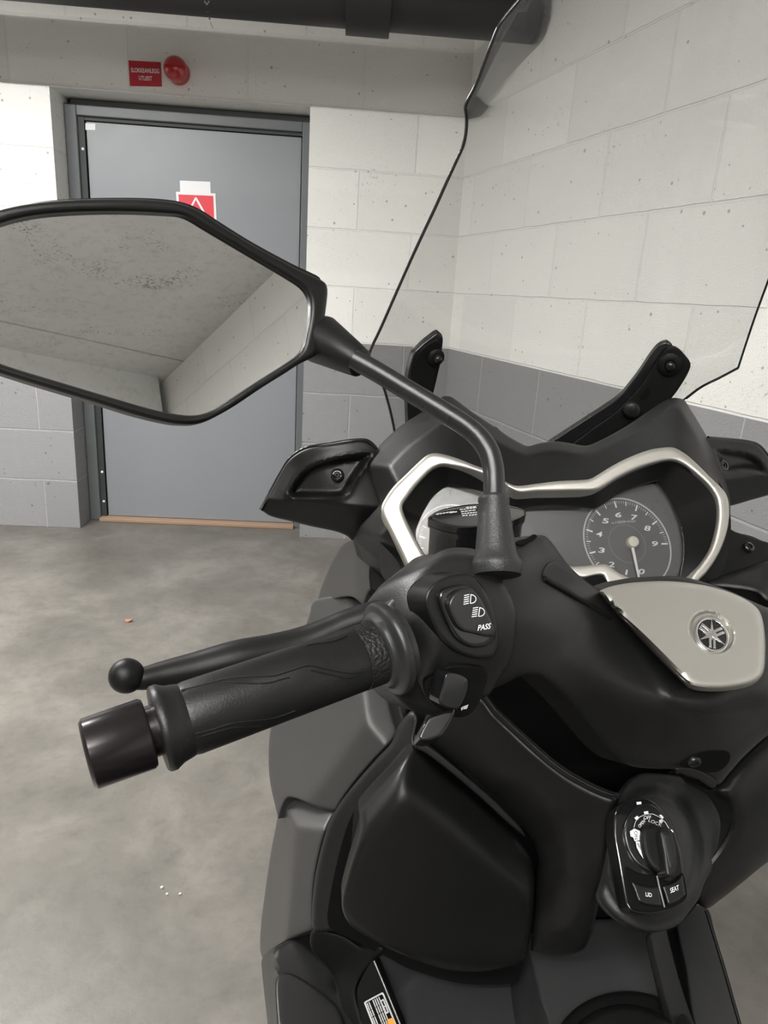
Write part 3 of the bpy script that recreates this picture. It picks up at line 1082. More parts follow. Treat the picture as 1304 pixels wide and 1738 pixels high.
# --- hood above the instruments
hood_out = tr(ZA, [(470, 1047, 1), (500, 985), (560, 920), (600, 860), (560, 760), (530, 690), (585, 612), (650, 545), (720, 490), (775, 455), (830, 420), (885, 372), (915, 366), (940, 374), (1030, 440), (1150, 520)]) + \
    tr(ZB, [(0, 515), (60, 560), (130, 600), (160, 610), (210, 597), (280, 588), (350, 595), (405, 606), (440, 608), (490, 590), (620, 520), (740, 440), (800, 400), (845, 381), (890, 384), (908, 395), (935, 435), (975, 500), (1020, 580), (1065, 690), (1100, 775), (1118, 830), (1125, 900), (1118, 960), (1080, 1000), (1000, 1150), (900, 1290, 1), (100, 1300)]) + [(730, 965), (690, 975, 1), (640, 950)]
bez_out = tr(ZA, [(735, 1187, 1), (690, 1090), (650, 1010), (608, 925), (602, 895), (612, 865), (655, 800), (720, 735), (790, 668), (820, 645), (850, 636), (890, 640), (960, 660), (1040, 692), (1075, 705)]) + \
    tr(ZB, [(20, 755), (60, 785), (105, 800), (200, 790), (300, 778), (440, 770), (470, 760), (560, 705), (650, 660), (740, 628), (800, 618), (850, 617), (890, 635), (940, 672), (1030, 760), (1095, 825), (1112, 860), (1118, 900), (1115, 980), (1095, 1060), (1060, 1140), (1010, 1215), (975, 1250), (940, 1290, 1)]) + [(1100, 1010, 1), (790, 985, 1)]
bez_in = tr(ZA, [(830, 1142, 1), (800, 1100), (760, 1030), (722, 950), (705, 905), (704, 880), (725, 845), (770, 785), (830, 722), (860, 702), (895, 692), (940, 697), (1010, 712), (1080, 735)]) + \
    tr(ZB, [(30, 785), (110, 832), (200, 828), (300, 826), (400, 824), (480, 822), (510, 810), (600, 755), (700, 710), (790, 685), (835, 679), (875, 686), (920, 712), (1000, 780), (1045, 835), (1062, 880), (1066, 940), (1055, 1020), (1030, 1100), (985, 1170), (950, 1210), (920, 1262, 1)]) + [(1030, 992, 1), (1002, 985), (975, 962), (935, 964, 1), (860, 975)]
bz = pl((740, 790, .716), (1140, 790, .716), (940, 980, .682))


def hood_front(x, y):
    return bz(x, y) + 0.012


hood_rbf = rbf([(600, 915, .735), (560, 860, .745), (640, 760, .755), (707, 706, .765), (755, 680, .77), (840, 725, .765), (895, 756, .757), (940, 752, .76), (993, 757, .757), (1070, 715, .762), (1140, 679, .765), (1163, 682, .765), (1203, 746, .755), (1238, 840, .742), (1225, 900, .725),
                (650, 868, .708), (700, 805, .716), (760, 768, .722), (870, 825, .714), (1010, 820, .714), (1140, 762, .722), (1195, 800, .716), (1238, 866, .708), (690, 960, .70), (1200, 980, .70), (940, 990, .695)])
hood_edge = outline(hood_out, 6)


def hood_shape(x, y, d):
    # a broad band along the outer edge turns away upwards
    q = np.stack([x, y], 1)
    dd = seg_dist(q, hood_edge)
    w = 17 + 20 / (1 + np.exp((x - 800) / 25.0))
    t = np.clip(w - dd, 0, None)
    t = np.sqrt(t * t + 4) - 2
    m = np.clip((985 - y) / 60.0, 0, 1)
    return 0.0011 * t * m


hood = panel('instrument_hood', M['plastic'], hood_out, hood_rbf, SCO, thick=0.03, edge=4, step=4.5, shape=hood_shape, holes=[tr((0, 0, 1), [(b[0], b[1]) + tuple(b[2:]) for b in bez_in])])
# --- silver bezel


def bez_shape(x, y, d):
    return 0.0


bezel = panel('instrument_bezel', M['silver'], bez_out, smax([add(bz, -0.008)], 900), SCO, thick=0.02, edge=6, step=4, holes=[bez_in], angle=60)
bezel['label'] = 'satin silver bezel around the dials'
# --- shroud between bezel and lens
lens_out = tr(ZA, [(765, 1010), (770, 985), (792, 930), (825, 870), (860, 825), (900, 797), (940, 782), (990, 776), (1040, 782), (1085, 793)]) + \
    tr(ZB, [(50, 850), (120, 850), (300, 845), (430, 842), (500, 835), (540, 817), (600, 790), (660, 770), (715, 762), (755, 770), (790, 795), (835, 855), (870, 930), (895, 1010), (905, 1090), (900, 1170), (880, 1240), (850, 1300, 1)]) + [(980, 1010, 1), (760, 985, 1), (735, 960), (710, 925)]
big = [(660, 990), (655, 860), (700, 790), (760, 760), (850, 790), (1010, 800), (1130, 760), (1200, 790), (1240, 870), (1220, 980), (1130, 1030), (900, 1040)]


def well(x, y):
    return bz(x, y) + 0.028


panel('shroud', M['soft'], big, lambda x, y: bz(x, y) + 0.030, SCO, thick=0.006, edge=0, step=10, holes=[lens_out])
cup = outline(bez_in, 6)
cen = cup.mean(0)


def loft(name, m_, loopsz, parent):
    """skin between matching closed loops (arrays of points with depth)"""
    vs, fs = [], []
    n = len(loopsz[0])
    for lp in loopsz:
        vs += list(P(lp[:, 0], lp[:, 1], lp[:, 2]))
    for i in range(len(loopsz) - 1):
        for k in range(n):
            k2 = (k + 1) % n
            fs.append((i * n + k, i * n + k2, (i + 1) * n + k2, (i + 1) * n + k))
    return link(name, vs, fs, m_, parent)


def resample(lp, n):
    d = np.concatenate([[0], np.cumsum(np.linalg.norm(np.diff(np.concatenate([lp, lp[:1]]), axis=0), axis=1))])
    q = np.concatenate([lp, lp[:1]])
    t = np.linspace(0, d[-1], n, endpoint=False)
    return np.stack([np.interp(t, d, q[:, 0]), np.interp(t, d, q[:, 1])], 1)


ci = resample(outline(bez_in, 5), 160)
lens_l = outline(lens_out, 4)
# match every rim point to the lens outline by direction from a common middle
li2 = []
for p in ci:
    j = np.argmin(((lens_l - p) ** 2).sum(1))
    li2.append(lens_l[j])
li2 = np.array(li2)
la = np.concatenate([ci, (bz(ci[:, 0], ci[:, 1]) - 0.002)[:, None]], 1)
lb_ = np.concatenate([li2, (bz(li2[:, 0], li2[:, 1]) + 0.029)[:, None]], 1)
loft('shroud_wall', M['plastic2'], [la, lb_], SCO)

# --- instruments
lz = add(bz, 0.030)
dz = add(bz, 0.040)
clus = panel('instrument_panel', M['dial'], [(690, 960), (700, 880), (750, 815), (800, 805), (870, 835), (1010, 830), (1090, 795), (1140, 830), (1175, 920), (1160, 1020), (900, 1030)], dz, SCO, thick=0.02, edge=0, step=14)
panel('lens', M['lens'], lens_out, lz, clus, thick=0.0012, edge=0, step=12)
e1, e2 = np.array([74.0, 15.7]), np.array([0.0, -75.4])


def dial(cx, cy, name, nums, ang0, stepdeg, first, last, minor, size):
    def at(th, r):
        a = math.radians(th)
        return np.array([cx, cy]) + r * (math.cos(a) * e1 + math.sin(a) * e2)
    ring = [at(t, 1.0) for t in range(0, 360, 4)]
    o = decal(name + '_ring', M['offwhite'], stroke(ring, 2.6, True), dz, clus, 0.0012)
    marks, small = [], []
    n = int(round((last - first) * minor))
    for i in range(n + 1):
        v = first + i / minor
        t = ang0 - stepdeg * (v - first)
        if i % minor == 0:
            marks += stroke([at(t, 0.94), at(t, 0.81)], 2.6)
        elif minor % 2 == 0 and i % (minor // 2) == 0:
            marks += stroke([at(t, 0.94), at(t, 0.85)], 1.6)
        else:
            small += stroke([at(t, 0.945), at(t, 0.895)], 0.9)
    decal(name + '_marks', M['white'], marks, dz, clus, 0.0008)
    decal(name + '_fine_marks', M['offwhite'], small, dz, clus, 0.0008)
    decal(name + '_inner_ring', M['palegrey'], stroke([at(t, 0.42) for t in range(0, 360, 8)], 0.9, True), dz, clus, 0.0008)
    for v, s in nums:
        c_ = at(ang0 - stepdeg * (v - first), 0.645)
        text('numeral', s, M['white'], c_, (10.5 * (0.3 if s == '1' else 1), 1.2), (2.0, -8.6), dz, clus, 0.0009, bold=0.015)
    return at


tac = dial(1065, 923, 'tachometer', [(v, str(v)) for v in (0, 1, 2, 3, 4, 5, 6, 7, 8, 9)], 300.7, 32.1, 0, 9, 10, 9)
spe = dial(781, 934, 'speedometer', [(v, str(v * 20)) for v in (1, 2, 3, 4, 5, 6, 7)], 300.7, 32.1, 0, 9, 10, 9)
text('dial_unit', 'x1000r/min', M['offwhite'], (1058.5, 885.5), (41, -3.2), (0.4, -4.6), dz, clus, 0.0009, shear=0.2)
nz = add(bz, 0.034)
tube('needle', M['needle'], [PP(1074, 930, nz(1074, 930)), PP(1080, 958, nz(1080, 958)), PP(1086.5, 988, nz(1086.5, 988))], [0.0017, 0.0014, 0.0011], clus, seg=10)
hp = PP(1072, 922, dz(1072, 922))
hx = P(np.array([1072., 1082., 1072.]), np.array([922., 922., 932.]), dz(np.array([1072., 1082., 1072.]), np.array([922., 922., 932.])))
hn = np.cross(hx[2] - hx[0], hx[1] - hx[0])
hn /= np.linalg.norm(hn)
if hn[1] > 0:
    hn = -hn
lathe('needle_hub', M['hub'], hp, hp + hn, [(0, 0.0), (0, 0.0062), (0.006, 0.0062), (0.0075, 0.005), (0.008, 0.0)], clus)
tube('needle', M['needle'], [PP(781, 938, nz(781, 938)), PP(786, 960, nz(786, 960)), PP(792, 990, nz(792, 990))], [0.0017, 0.0014, 0.0011], clus, seg=10)

# lower lip of the bezel between the dials
lip = tr(ZB, [(330, 1187, 1), (420, 1183), (525, 1174), (552, 1186), (600, 1218), (690, 1258, 1), (640, 1270), (560, 1285), (535, 1262), (515, 1225), (430, 1238), (395, 1232)])
lp_ = panel('bezel_lip', M['silver'], lip, pl((960, 965, .655), (1030, 960, .655), (1040, 995, .645)), SCO, thick=0.008, edge=5, step=4)
panel('lip_recess', M['black'], tr(ZB, [(430, 1243), (512, 1228), (545, 1280), (500, 1300), (470, 1290)]), pl((960, 965, .651), (1030, 960, .651), (1040, 995, .641)), SCO, thick=0.004, edge=0, step=4)

# --- wind deflector wings
wing = tr(ZA, [(38, 905, 1), (52, 872), (90, 800), (128, 730), (165, 672), (215, 632), (270, 610), (350, 598), (450, 582), (520, 578), (548, 588), (575, 608), (640, 640), (700, 700), (690, 800), (640, 900), (600, 960), (540, 1020), (470, 1047), (440, 1025), (390, 1005), (270, 980), (170, 955), (80, 932)])
wz = rbf([(445, 865, .79), (500, 790, .79), (560, 755, .78), (630, 750, .785), (660, 790, .788), (650, 860, .778), (600, 915, .765), (540, 890, .777), (480, 880, .79), (570, 820, .775)], 0.0)
pock = outline(tr(ZA, [(165, 828), (178, 795), (215, 740), (260, 700), (330, 670), (430, 648), (520, 636), (558, 640), (540, 680), (490, 750), (440, 835), (410, 850), (300, 850), (190, 846)]), 5)
crease = np.array(tr(ZA, [(30, 860), (700, 880)]))


def wing_shape_for(pk, yline):
    def f(x, y, d):
        q = np.stack([x, y], 1)
        dd = seg_dist(q, pk)
        i = inside(q, pk)
        t = np.clip(np.where(i, dd, 0) / 14.0, 0, 1)
        z = 0.010 * (t * t * (3 - 2 * t))
        rim = np.exp(-(np.where(i, 99, dd) / 5.0) ** 2) * -0.0012
        low = np.clip((y - yline(x)) / 30.0, 0, 2)
        return z + rim + 0.016 * low ** 1.2
    return f


wl = panel('wind_deflector', M['plastic2'], wing, wz, SCO, thick=0.012, edge=4, step=3.2, shape=wing_shape_for(pock, lambda x: 849 + (x - 480) * 0.06))
bolt(wl, 573, 807, add(wz, 0.006), 0.0075, mat1='gloss')
bolt(wl, 573, 807, add(wz, 0.0045), 0.004, mat1='semigloss', h=0.003)
eg = [(443, 866), (449, 855), (463, 828), (477, 803), (490, 782), (508, 767), (528, 759), (556, 755), (592, 749), (618, 747.5), (629, 752), (639, 762)]
tube('deflector_edge', M['gloss'], [PP(x, y, wz(x, y) + 0.004) for x, y in eg], 0.0024, wl, seg=10)
wing2 = tr(W7, [(700, 215), (760, 232), (850, 236), (1000, 250), (1110, 264), (1180, 280), (1225, 305), (1265, 345), (1304, 400), (1360, 500), (1400, 600), (1420, 700, 1), (1360, 730), (1304, 752), (1150, 795), (970, 846), (920, 850), (820, 700)])
wz2 = rbf([(1195, 745, .765), (1240, 750, .78), (1285, 765, .79), (1320, 800, .80), (1320, 835, .80), (1240, 855, .77), (1215, 800, .76)])
pock2 = outline(tr(W7, [(800, 335), (850, 325), (950, 335), (1080, 355), (1160, 380), (1230, 430), (1290, 520), (1300, 570), (1200, 545), (1060, 535), (900, 545), (860, 480)]), 5)
wr = panel('wind_deflector', M['plastic2'], wing2, wz2, SCO, thick=0.012, edge=4, step=3.2, shape=wing_shape_for(pock2, lambda x: 812 + (x - 1240) * -0.10))
bolt(wr, 1226, 791, add(wz2, 0.006), 0.0075, mat1='gloss')
bolt(wr, 1226, 791, add(wz2, 0.0045), 0.004, mat1='semigloss', h=0.003)
eg = tr(W7, [(760, 230), (1000, 249), (1110, 263), (1180, 279), (1225, 304), (1265, 344), (1304, 399), (1360, 499)])
tube('deflector_edge', M['gloss'], [PP(x, y, wz2(x, y) + 0.004) for x, y in eg], 0.002, wr, seg=10)

# --- left front fairing
f1 = tr(ZA, [(470, 1040), (425, 1062), (385, 1120), (350, 1195), (320, 1270), (300, 1335, 1), (312, 1343), (420, 1312), (470, 1314), (520, 1352, 1), (550, 1285), (620, 1250), (600, 1150), (600, 1040), (540, 1020)])
f1z = smax([pl((545, 1010, .96), (600, 925, .84), (603, 1010, .83)), pl((600, 925, .835), (603, 1010, .825), (640, 960, .80))], 700)
panel('side_fairing', M['grey'], f1, f1z, SCO, thick=0.02, edge=5, step=6)
f2 = [(535, 1018), (525, 1045), (508, 1090), (488, 1140), (472, 1190), (459, 1240), (456, 1290), (459, 1330), (470, 1380)] + \
    tr(Z9, [(107, 740), (125, 690), (150, 648), (200, 655), (285, 690), (330, 702), (358, 707, 1), (380, 665), (440, 580), (540, 465), (600, 405), (624, 365), (615, 335)]) + [(660, 1190), (650, 1120), (640, 1060), (610, 1015)]
f2m = pl((457, 1260, .97), (614, 1170, .83), (520, 1060, .95))
f2k = [float(f2m(np.array(float(x)), np.array(float(y)))) for x, y in ((621, 1228), (535, 1345), (668, 1238))]
f2z = smax([f2m, pl((621, 1228, f2k[0]), (535, 1345, f2k[1]), (668, 1238, f2k[2] + 0.022)), pl((612, 1170, .8305), (621, 1228, f2k[0]), (660, 1190, .83))], 500)
panel('side_fairing', M['grey'], f2, f2z, SCO, thick=0.02, edge=5, step=8)
f3 = tr(Z9, [(105, 738), (125, 690), (150, 645), (190, 650), (240, 670), (290, 692), (352, 712, 1), (322, 765), (300, 830), (278, 920), (262, 1010), (256, 1100), (258, 1222, 1), (190, 1250), (110, 1290), (40, 1345, 1), (30, 1310), (34, 1200), (50, 1070), (70, 930), (85, 840), (98, 775)])
f3z = smax([pl((443, 1610, 1.02), (502, 1402, .875), (472, 1385, .96)), pl((502, 1402, .875), (474, 1590, .905), (535, 1560, .855)), pl((489, 1352, .945), (508, 1400, .875), (562, 1388, .85))], 500)
panel('lower_side_fairing', M['grey'], f3, f3z, SCO, thick=0.03, edge=5, step=7)
panel('inner_side_panel', M['soft'], tr(ZA, [(470, 1047), (600, 930), (690, 1060), (780, 1180), (760, 1260), (640, 1270), (560, 1290), (548, 1250), (545, 1190), (560, 1110), (582, 1066)]), pl((610, 930, .79), (700, 960, .77), (640, 1000, .765)), SCO, thick=0.02, edge=4, step=8)
bolt(SCO, 658, 967, pl((610, 930, .788), (700, 960, .768), (640, 1000, .763)), 0.006, mat1='gloss', name='fairing_bolt')

# --- right side pieces beside the instruments
panel('inner_side_panel', M['soft'], tr(W7, [(930, 1050), (1000, 1080), (1150, 1130), (1304, 1180), (1500, 1240), (1500, 1420), (1304, 1360), (1150, 1400), (900, 1480), (700, 1560), (600, 1540), (800, 1350), (900, 1180)]), pl((1235, 900, .75), (1304, 925, .75), (1200, 985, .71)), SCO, thick=0.02, edge=3, step=8)
bolt(SCO, 1270, 930, pl((1235, 900, .748), (1304, 925, .748), (1200, 985, .708)), 0.006, mat1='gloss', name='fairing_bolt')
panel('dash_edge', M['plastic'], tr(W7, [(560, 1560), (700, 1540), (900, 1480), (1150, 1395), (1304, 1345), (1500, 1290), (1500, 1700), (1304, 1720), (1200, 1640), (900, 1590)]), pl((1170, 990, .69), (1304, 950, .70), (1304, 1010, .66)), SCO, thick=0.03, edge=14, step=8)

# --- right body panel down the side of the ignition
r1 = [(1206, 1342), (1222, 1330), (1243, 1304), (1275, 1272), (1304, 1246), (1370, 1170), (1440, 1080), (1470, 1250), (1440, 1380), (1370, 1425), (1304, 1463), (1260, 1498), (1222, 1528), (1198, 1542), (1178, 1515), (1190, 1480), (1225, 1430), (1240, 1395), (1232, 1362)]
panel('leg_shield_side', M['plastic2'], r1, rbf([(1230, 1335, .665), (1304, 1250, .69), (1440, 1100, .78), (1440, 1370, .76), (1304, 1455, .70), (1200, 1535, .675), (1240, 1400, .66), (1304, 1350, .675), (1370, 1250, .71)]), SCO, thick=0.05, edge=26, step=8)

# --- rim of the leg shield beside the storage lid
rim = tr(Z9, [(700, 395), (715, 300), (690, 270), (640, 320), (622, 350), (600, 410), (540, 475), (440, 590), (380, 668), (340, 735), (318, 790), (295, 870), (275, 960), (262, 1050), (256, 1130), (262, 1225), (330, 1230), (420, 1215), (420, 1000), (470, 800), (500, 640), (620, 520), (705, 440)])
panel('leg_shield_rim', M['plastic'], rim, rbf([(700, 1250, .765), (680, 1230, .78), (610, 1320, .80), (560, 1400, .815), (540, 1480, .82), (535, 1570, .82), (590, 1560, .80), (610, 1420, .795), (640, 1340, .785)]), SCO, thick=0.03, edge=9, step=7)
panel('storage_recess', M['black'], tr(Z9, [(705, 430), (620, 500), (500, 610), (440, 700), (390, 830), (330, 1100), (330, 1210), (420, 1260), (560, 1330), (700, 1400), (960, 1460), (1200, 1420), (1260, 1180), (1270, 1000), (1240, 880), (1160, 790), (1000, 640), (850, 520)]),
      const(0.80), SCO, thick=0.02, edge=0, step=20)

# --- storage lid with a three sided crown
lid = tr(Z9, [(692, 436, 1), (664, 470), (630, 510), (590, 555), (530, 620), (485, 672), (462, 705), (462, 740), (466, 775), (452, 840), (425, 930), (400, 1020), (385, 1090), (388, 1140), (415, 1195), (470, 1240), (545, 1283), (620, 1320), (700, 1352), (790, 1382), (860, 1398), (960, 1405), (1060, 1392), (1150, 1370), (1182, 1335), (1198, 1270), (1213, 1180), (1220, 1090), (1221, 1000), (1214, 940), (1195, 890), (1150, 830), (1090, 770), (1000, 690), (920, 620), (840, 555), (770, 495), (715, 450)])
zc_ = pl((682, 1340, .705), (585, 1565, .722), (890, 1545, .722))
zl_ = pl((682, 1342, .705), (600, 1440, .712), (640, 1310, .745))
zr_ = pl((682, 1342, .705), (905, 1515, .720), (810, 1350, .748))
zb_ = pl((600, 1600, .715), (880, 1640, .715), (740, 1655, .745))
lid_o = panel('storage_lid', M['plastic2'], lid, smax([zc_, zl_, zr_, zb_], 200), SCO, thick=0.03, edge=12, step=7)
# --- trim strip beside the lid
panel('trim_strip', M['cover'], tr(Z9, [(703, 402, 1), (730, 408), (790, 445), (870, 508), (960, 585), (1050, 665), (1120, 735), (1168, 790), (1180, 818), (1160, 805), (1100, 755), (1000, 662), (900, 575), (800, 495), (740, 452), (702, 436, 1)]), const(0.742), SCO, thick=0.02, edge=3, step=5)

# --- upper leg shield body
body = [(745, 1180), (780, 1165), (818, 1183)] + tr(Z10, [(0, 28), (60, 84), (130, 148), (200, 212), (270, 272), (340, 322), (400, 356), (470, 392), (530, 417), (590, 436, 1), (578, 470), (566, 540), (555, 640), (535, 760), (510, 870), (485, 960), (465, 1040), (450, 1110), (420, 1160), (300, 1190), (170, 1160, 1), (180, 1080), (190, 960), (200, 800), (205, 720), (190, 660), (130, 570), (60, 500)]) + tr(Z9, [(1050, 655), (960, 575), (870, 498), (790, 435), (730, 398)]) + [(712, 1250), (725, 1210)]
bodyz = rbf([(745, 1185, .735), (815, 1185, .702), (887, 1250, .682), (980, 1328, .668), (1050, 1357, .658), (720, 1250, .75), (780, 1270, .728), (850, 1320, .705), (940, 1375, .684), (1000, 1420, .672), (840, 1365, .735), (890, 1420, .735), (912, 1470, .735), (960, 1470, .69), (1010, 1500, .675), (910, 1600, .725), (960, 1580, .695), (1005, 1580, .69), (950, 1625, .715)])
panel('leg_shield', M['plastic2'], body, bodyz, SCO, thick=0.008, edge=12, step=7)
panel('steering_gap_shade', M['black'], [(800, 1120), (930, 1110), (1100, 1250), (1180, 1320), (1080, 1380), (980, 1340), (880, 1260), (790, 1190)], const(0.86), SCO, thick=0.02, edge=0, step=20)  # black sheet stands in for the shade deep below the cover

# --- ignition surround
ign = tr(Z10, [(690, 318), (780, 316), (880, 330), (960, 356), (1040, 392), (1090, 440), (1118, 500), (1124, 560), (1112, 640), (1080, 720), (1030, 790), (1000, 840), (975, 910), (930, 975), (880, 1035), (800, 1070), (740, 1072), (660, 1050), (590, 1005), (540, 960), (505, 900), (520, 840), (545, 740), (565, 620), (578, 520), (595, 430), (640, 355)])
ignz = rbf([(1085, 1313, .70), (1150, 1316, .70), (1210, 1345, .695), (1238, 1390, .685), (1225, 1450, .675), (1190, 1500, .65), (1150, 1570, .618), (1105, 1580, .614), (1050, 1560, .624), (1022, 1520, .648), (1040, 1420, .665), (1050, 1360, .68), (1110, 1440, .662), (1180, 1420, .672), (1110, 1530, .632)])


def ign_shape(x, y, d):
    # the lower lip stands forward of the hollow around it
    cx, cy = 1108.0, 1450.0
    r = np.sqrt(((x - cx) / 78.0) ** 2 + ((y - cy) / 112.0) ** 2)
    t = np.clip((1.12 - r) / 0.28, 0, 1)
    return -0.019 * t * t * (3 - 2 * t)


panel('ignition_surround', M['trim'], ign, ignz, SCO, thick=0.012, edge=12, step=6, shape=ign_shape)
kz0 = pl((1060, 1390, .640), (1160, 1390, .644), (1110, 1560, .600))
mod = tr(Z11, [(250, 600), (248, 470), (258, 360), (285, 295), (330, 250), (390, 220), (450, 206), (520, 202), (590, 212), (660, 245), (720, 300), (780, 370), (830, 450), (870, 540), (900, 640), (930, 740), (950, 880), (972, 1020), (990, 1140), (992, 1200), (960, 1245), (900, 1288), (800, 1335), (700, 1368), (600, 1382), (520, 1380), (450, 1360), (400, 1325), (370, 1265), (345, 1150), (320, 1010), (300, 890), (270, 720)])
km = panel('ignition_switch', M['gloss'], mod, kz0, SCO, thick=0.02, edge=4, step=5)
dialc = [(600 + 268 * math.cos(a) - 40 * math.sin(a) * 0.6, 590 + 355 * math.sin(a)) for a in np.linspace(0, 2 * math.pi, 28, endpoint=False)]
rd_ = panel('switch_ring', M['semigloss'], tr(Z11, [(345, 520), (370, 420), (430, 330), (520, 270), (600, 260), (690, 300), (770, 380), (830, 490), (870, 620), (890, 760), (880, 860), (830, 930), (740, 965), (640, 960), (540, 915), (450, 840), (390, 740), (355, 630)]), add(kz0, -0.003), km, thick=0.008, edge=5, step=5)
kz1 = add(kz0, -0.0045)
# knob: raised boss with a blade
panel('knob', M['soft'], tr(Z11, [(520, 600), (540, 520), (590, 475), (660, 470), (740, 500), (830, 540), (870, 640), (895, 780), (880, 900), (830, 970), (740, 975), (660, 940), (600, 880), (550, 780)]), add(kz0, -0.012), km, thick=0.014, edge=9, step=4)
panel('knob_blade', M['rubber'], tr(Z11, [(712, 560), (735, 525), (790, 515), (840, 545), (868, 640), (882, 760), (885, 880), (870, 960), (830, 1000), (780, 985), (760, 900), (745, 780), (725, 660)]), add(kz0, -0.024), km, thick=0.016, edge=6, step=3)
panel('knob_inlay', M['plastic'], tr(Z11, [(745, 600), (760, 565), (800, 560), (830, 600), (850, 720), (860, 850), (850, 910), (815, 915), (790, 830), (765, 720)]), add(kz0, -0.0245), km, thick=0.004, edge=3, step=3)
decal('switch_marks', M['white'], [tr(Z11, q_) for q_ in ([(478, 245), (525, 240), (530, 265), (482, 272)], [(552, 340), (595, 336), (600, 360), (556, 365)], [(456, 405), (485, 382), (506, 402), (478, 428)], [(705, 375), (728, 372), (752, 400), (742, 415)], [(820, 525), (835, 520), (852, 545), (842, 552)])], kz1, km, 0.0004)
decal('switch_arc', M['offwhite'], [tr(Z11, q_) for q_ in stroke([(452, 500), (470, 440), (510, 395), (570, 368), (640, 364), (710, 395), (770, 450), (805, 510)], 6)], kz1, km, 0.0005)
decal('switch_on_field', M['white'], [tr(Z11, [(412, 540), (455, 512), (512, 535), (518, 580), (512, 628), (460, 640), (445, 600), (418, 590)]), tr(Z11, [(470, 640), (530, 640), (560, 700), (590, 780), (575, 812), (545, 810), (510, 760), (480, 700)])], kz1, km, 0.0004)
text('switch_word', 'ON', M['black'], tr(Z11, [(474, 578)])[0], (1.0, 14.0), (5.5, -1.0), kz1, km, 0.0008)
text('switch_word', 'OFF', M['white'], tr(Z11, [(588, 400)])[0], (12.5, -1.0), (0.6, -6.0), kz1, km, 0.0008)
text('switch_word', 'OPEN', M['white'], tr(Z11, [(530, 462)])[0], (9.5, -11.0), (-3.6, -4.2), kz1, km, 0.0008)
text('switch_word', 'LOCK', M['offwhite'], tr(Z11, [(668, 452)])[0], (22, 9.0), (2.0, -5.0), kz1, km, 0.0008)
decal('padlock_mark', M['offwhite'], [tr(Z11, [(705, 425), (735, 418), (745, 440), (735, 455), (710, 455)])], kz1, km, 0.0005)
decal('key_mark', M['palegrey'], [tr(Z11, q_) for q_ in stroke([(490, 660), (530, 730), (560, 780)], 14)], kz1, km, 0.0009)
kz2 = pl((1060, 1500, .6285), (1160, 1490, .6285), (1110, 1550, .614))
panel('button_bay', M['black'], tr(Z11, [(365, 900), (480, 950), (600, 975), (690, 975), (800, 1040), (900, 990), (945, 960), (985, 1180), (950, 1240), (880, 1285), (760, 1330), (640, 1350), (520, 1348), (430, 1320), (390, 1240)]), add(kz0, -0.0015), km, thick=0.004, edge=2, step=4)
panel('lid_button', M['semigloss'], tr(Z11, [(425, 1040), (520, 1080), (620, 1096), (702, 1092), (715, 1150), (742, 1290, 1), (640, 1288), (560, 1272), (495, 1248, 1), (460, 1150)]), add(kz0, -0.006), km, thick=0.008, edge=4, step=3)
panel('seat_button', M['semigloss'], tr(Z11, [(742, 1092), (830, 1062), (900, 1015), (938, 975), (955, 1060), (972, 1175, 1), (900, 1238), (790, 1284, 1), (765, 1190)]), add(kz0, -0.006), km, thick=0.008, edge=4, step=3)
decal('button_divider', M['palegrey'], [tr(Z11, q_) for q_ in stroke([(685, 990), (705, 1085), (760, 1300)], 14)], add(kz0, -0.006), km, 0.0002)
text('button_word', 'LID', M['white'], tr(Z11, [(602, 1177)])[0], (10.5, 1.5), (-0.6, -7.0), add(kz0, -0.006), km, 0.0006, bold=0.01)
text('button_word', 'SEAT', M['white'], tr(Z11, [(862, 1120)])[0], (14.5, -6.0), (-1.0, -8.5), add(kz0, -0.006), km, 0.0006, bold=0.01)

# --- floor of the scooter: tunnel, boards
fz1 = level(0.56)
tun = [(897, 1560), (960, 1560), (1030, 1560), (1098, 1556), (1108, 1640), (1124, 1700), (1150, 1800), (1170, 1900), (1000, 1950), (940, 1900), (930, 1738), (915, 1690)]
panel('center_tunnel', M['board'], tun, smax([level(0.56), pl((1108, 1600, .70), (1140, 1738, .70), (1160, 1738, .85))], 200), SCO, thick=0.10, edge=8, step=9)
disc = [(1065 + 128 * math.cos(a), 1790 + 108 * math.sin(a)) for a in np.linspace(0, 2 * math.pi, 30, endpoint=False)]
panel('under_backing', M['black'], [(640, 1560), (1125, 1540), (1200, 1900), (640, 1900)], level(0.36), SCO, thick=0.05, edge=0, step=40)  # dark backing added so openings beside the tunnel read black
panel('filler_ring', M['soft'], disc, level(0.568), SCO, thick=0.01, edge=10, step=7)
disc2 = [(1062 + 108 * math.cos(a), 1802 + 98 * math.sin(a)) for a in np.linspace(0, 2 * math.pi, 30, endpoint=False)]
panel('filler_lid', M['plastic2'], disc2, level(0.574), SCO, thick=0.02, edge=12, step=7)
panel('left_footwell', M['board'], tr(Z9, [(560, 1280), (640, 1310), (760, 1370), (900, 1400), (1080, 1395), (1150, 1370), (1175, 1340), (1190, 1400), (1230, 1520), (1260, 1631), (1320, 1900), (700, 1900), (640, 1640), (600, 1540), (560, 1440), (530, 1360)]), smin([level(0.47), pl((640, 1640, .80), (690, 1800, .80), (800, 1640, .90))], 300), SCO, thick=0.05, edge=6, step=9)
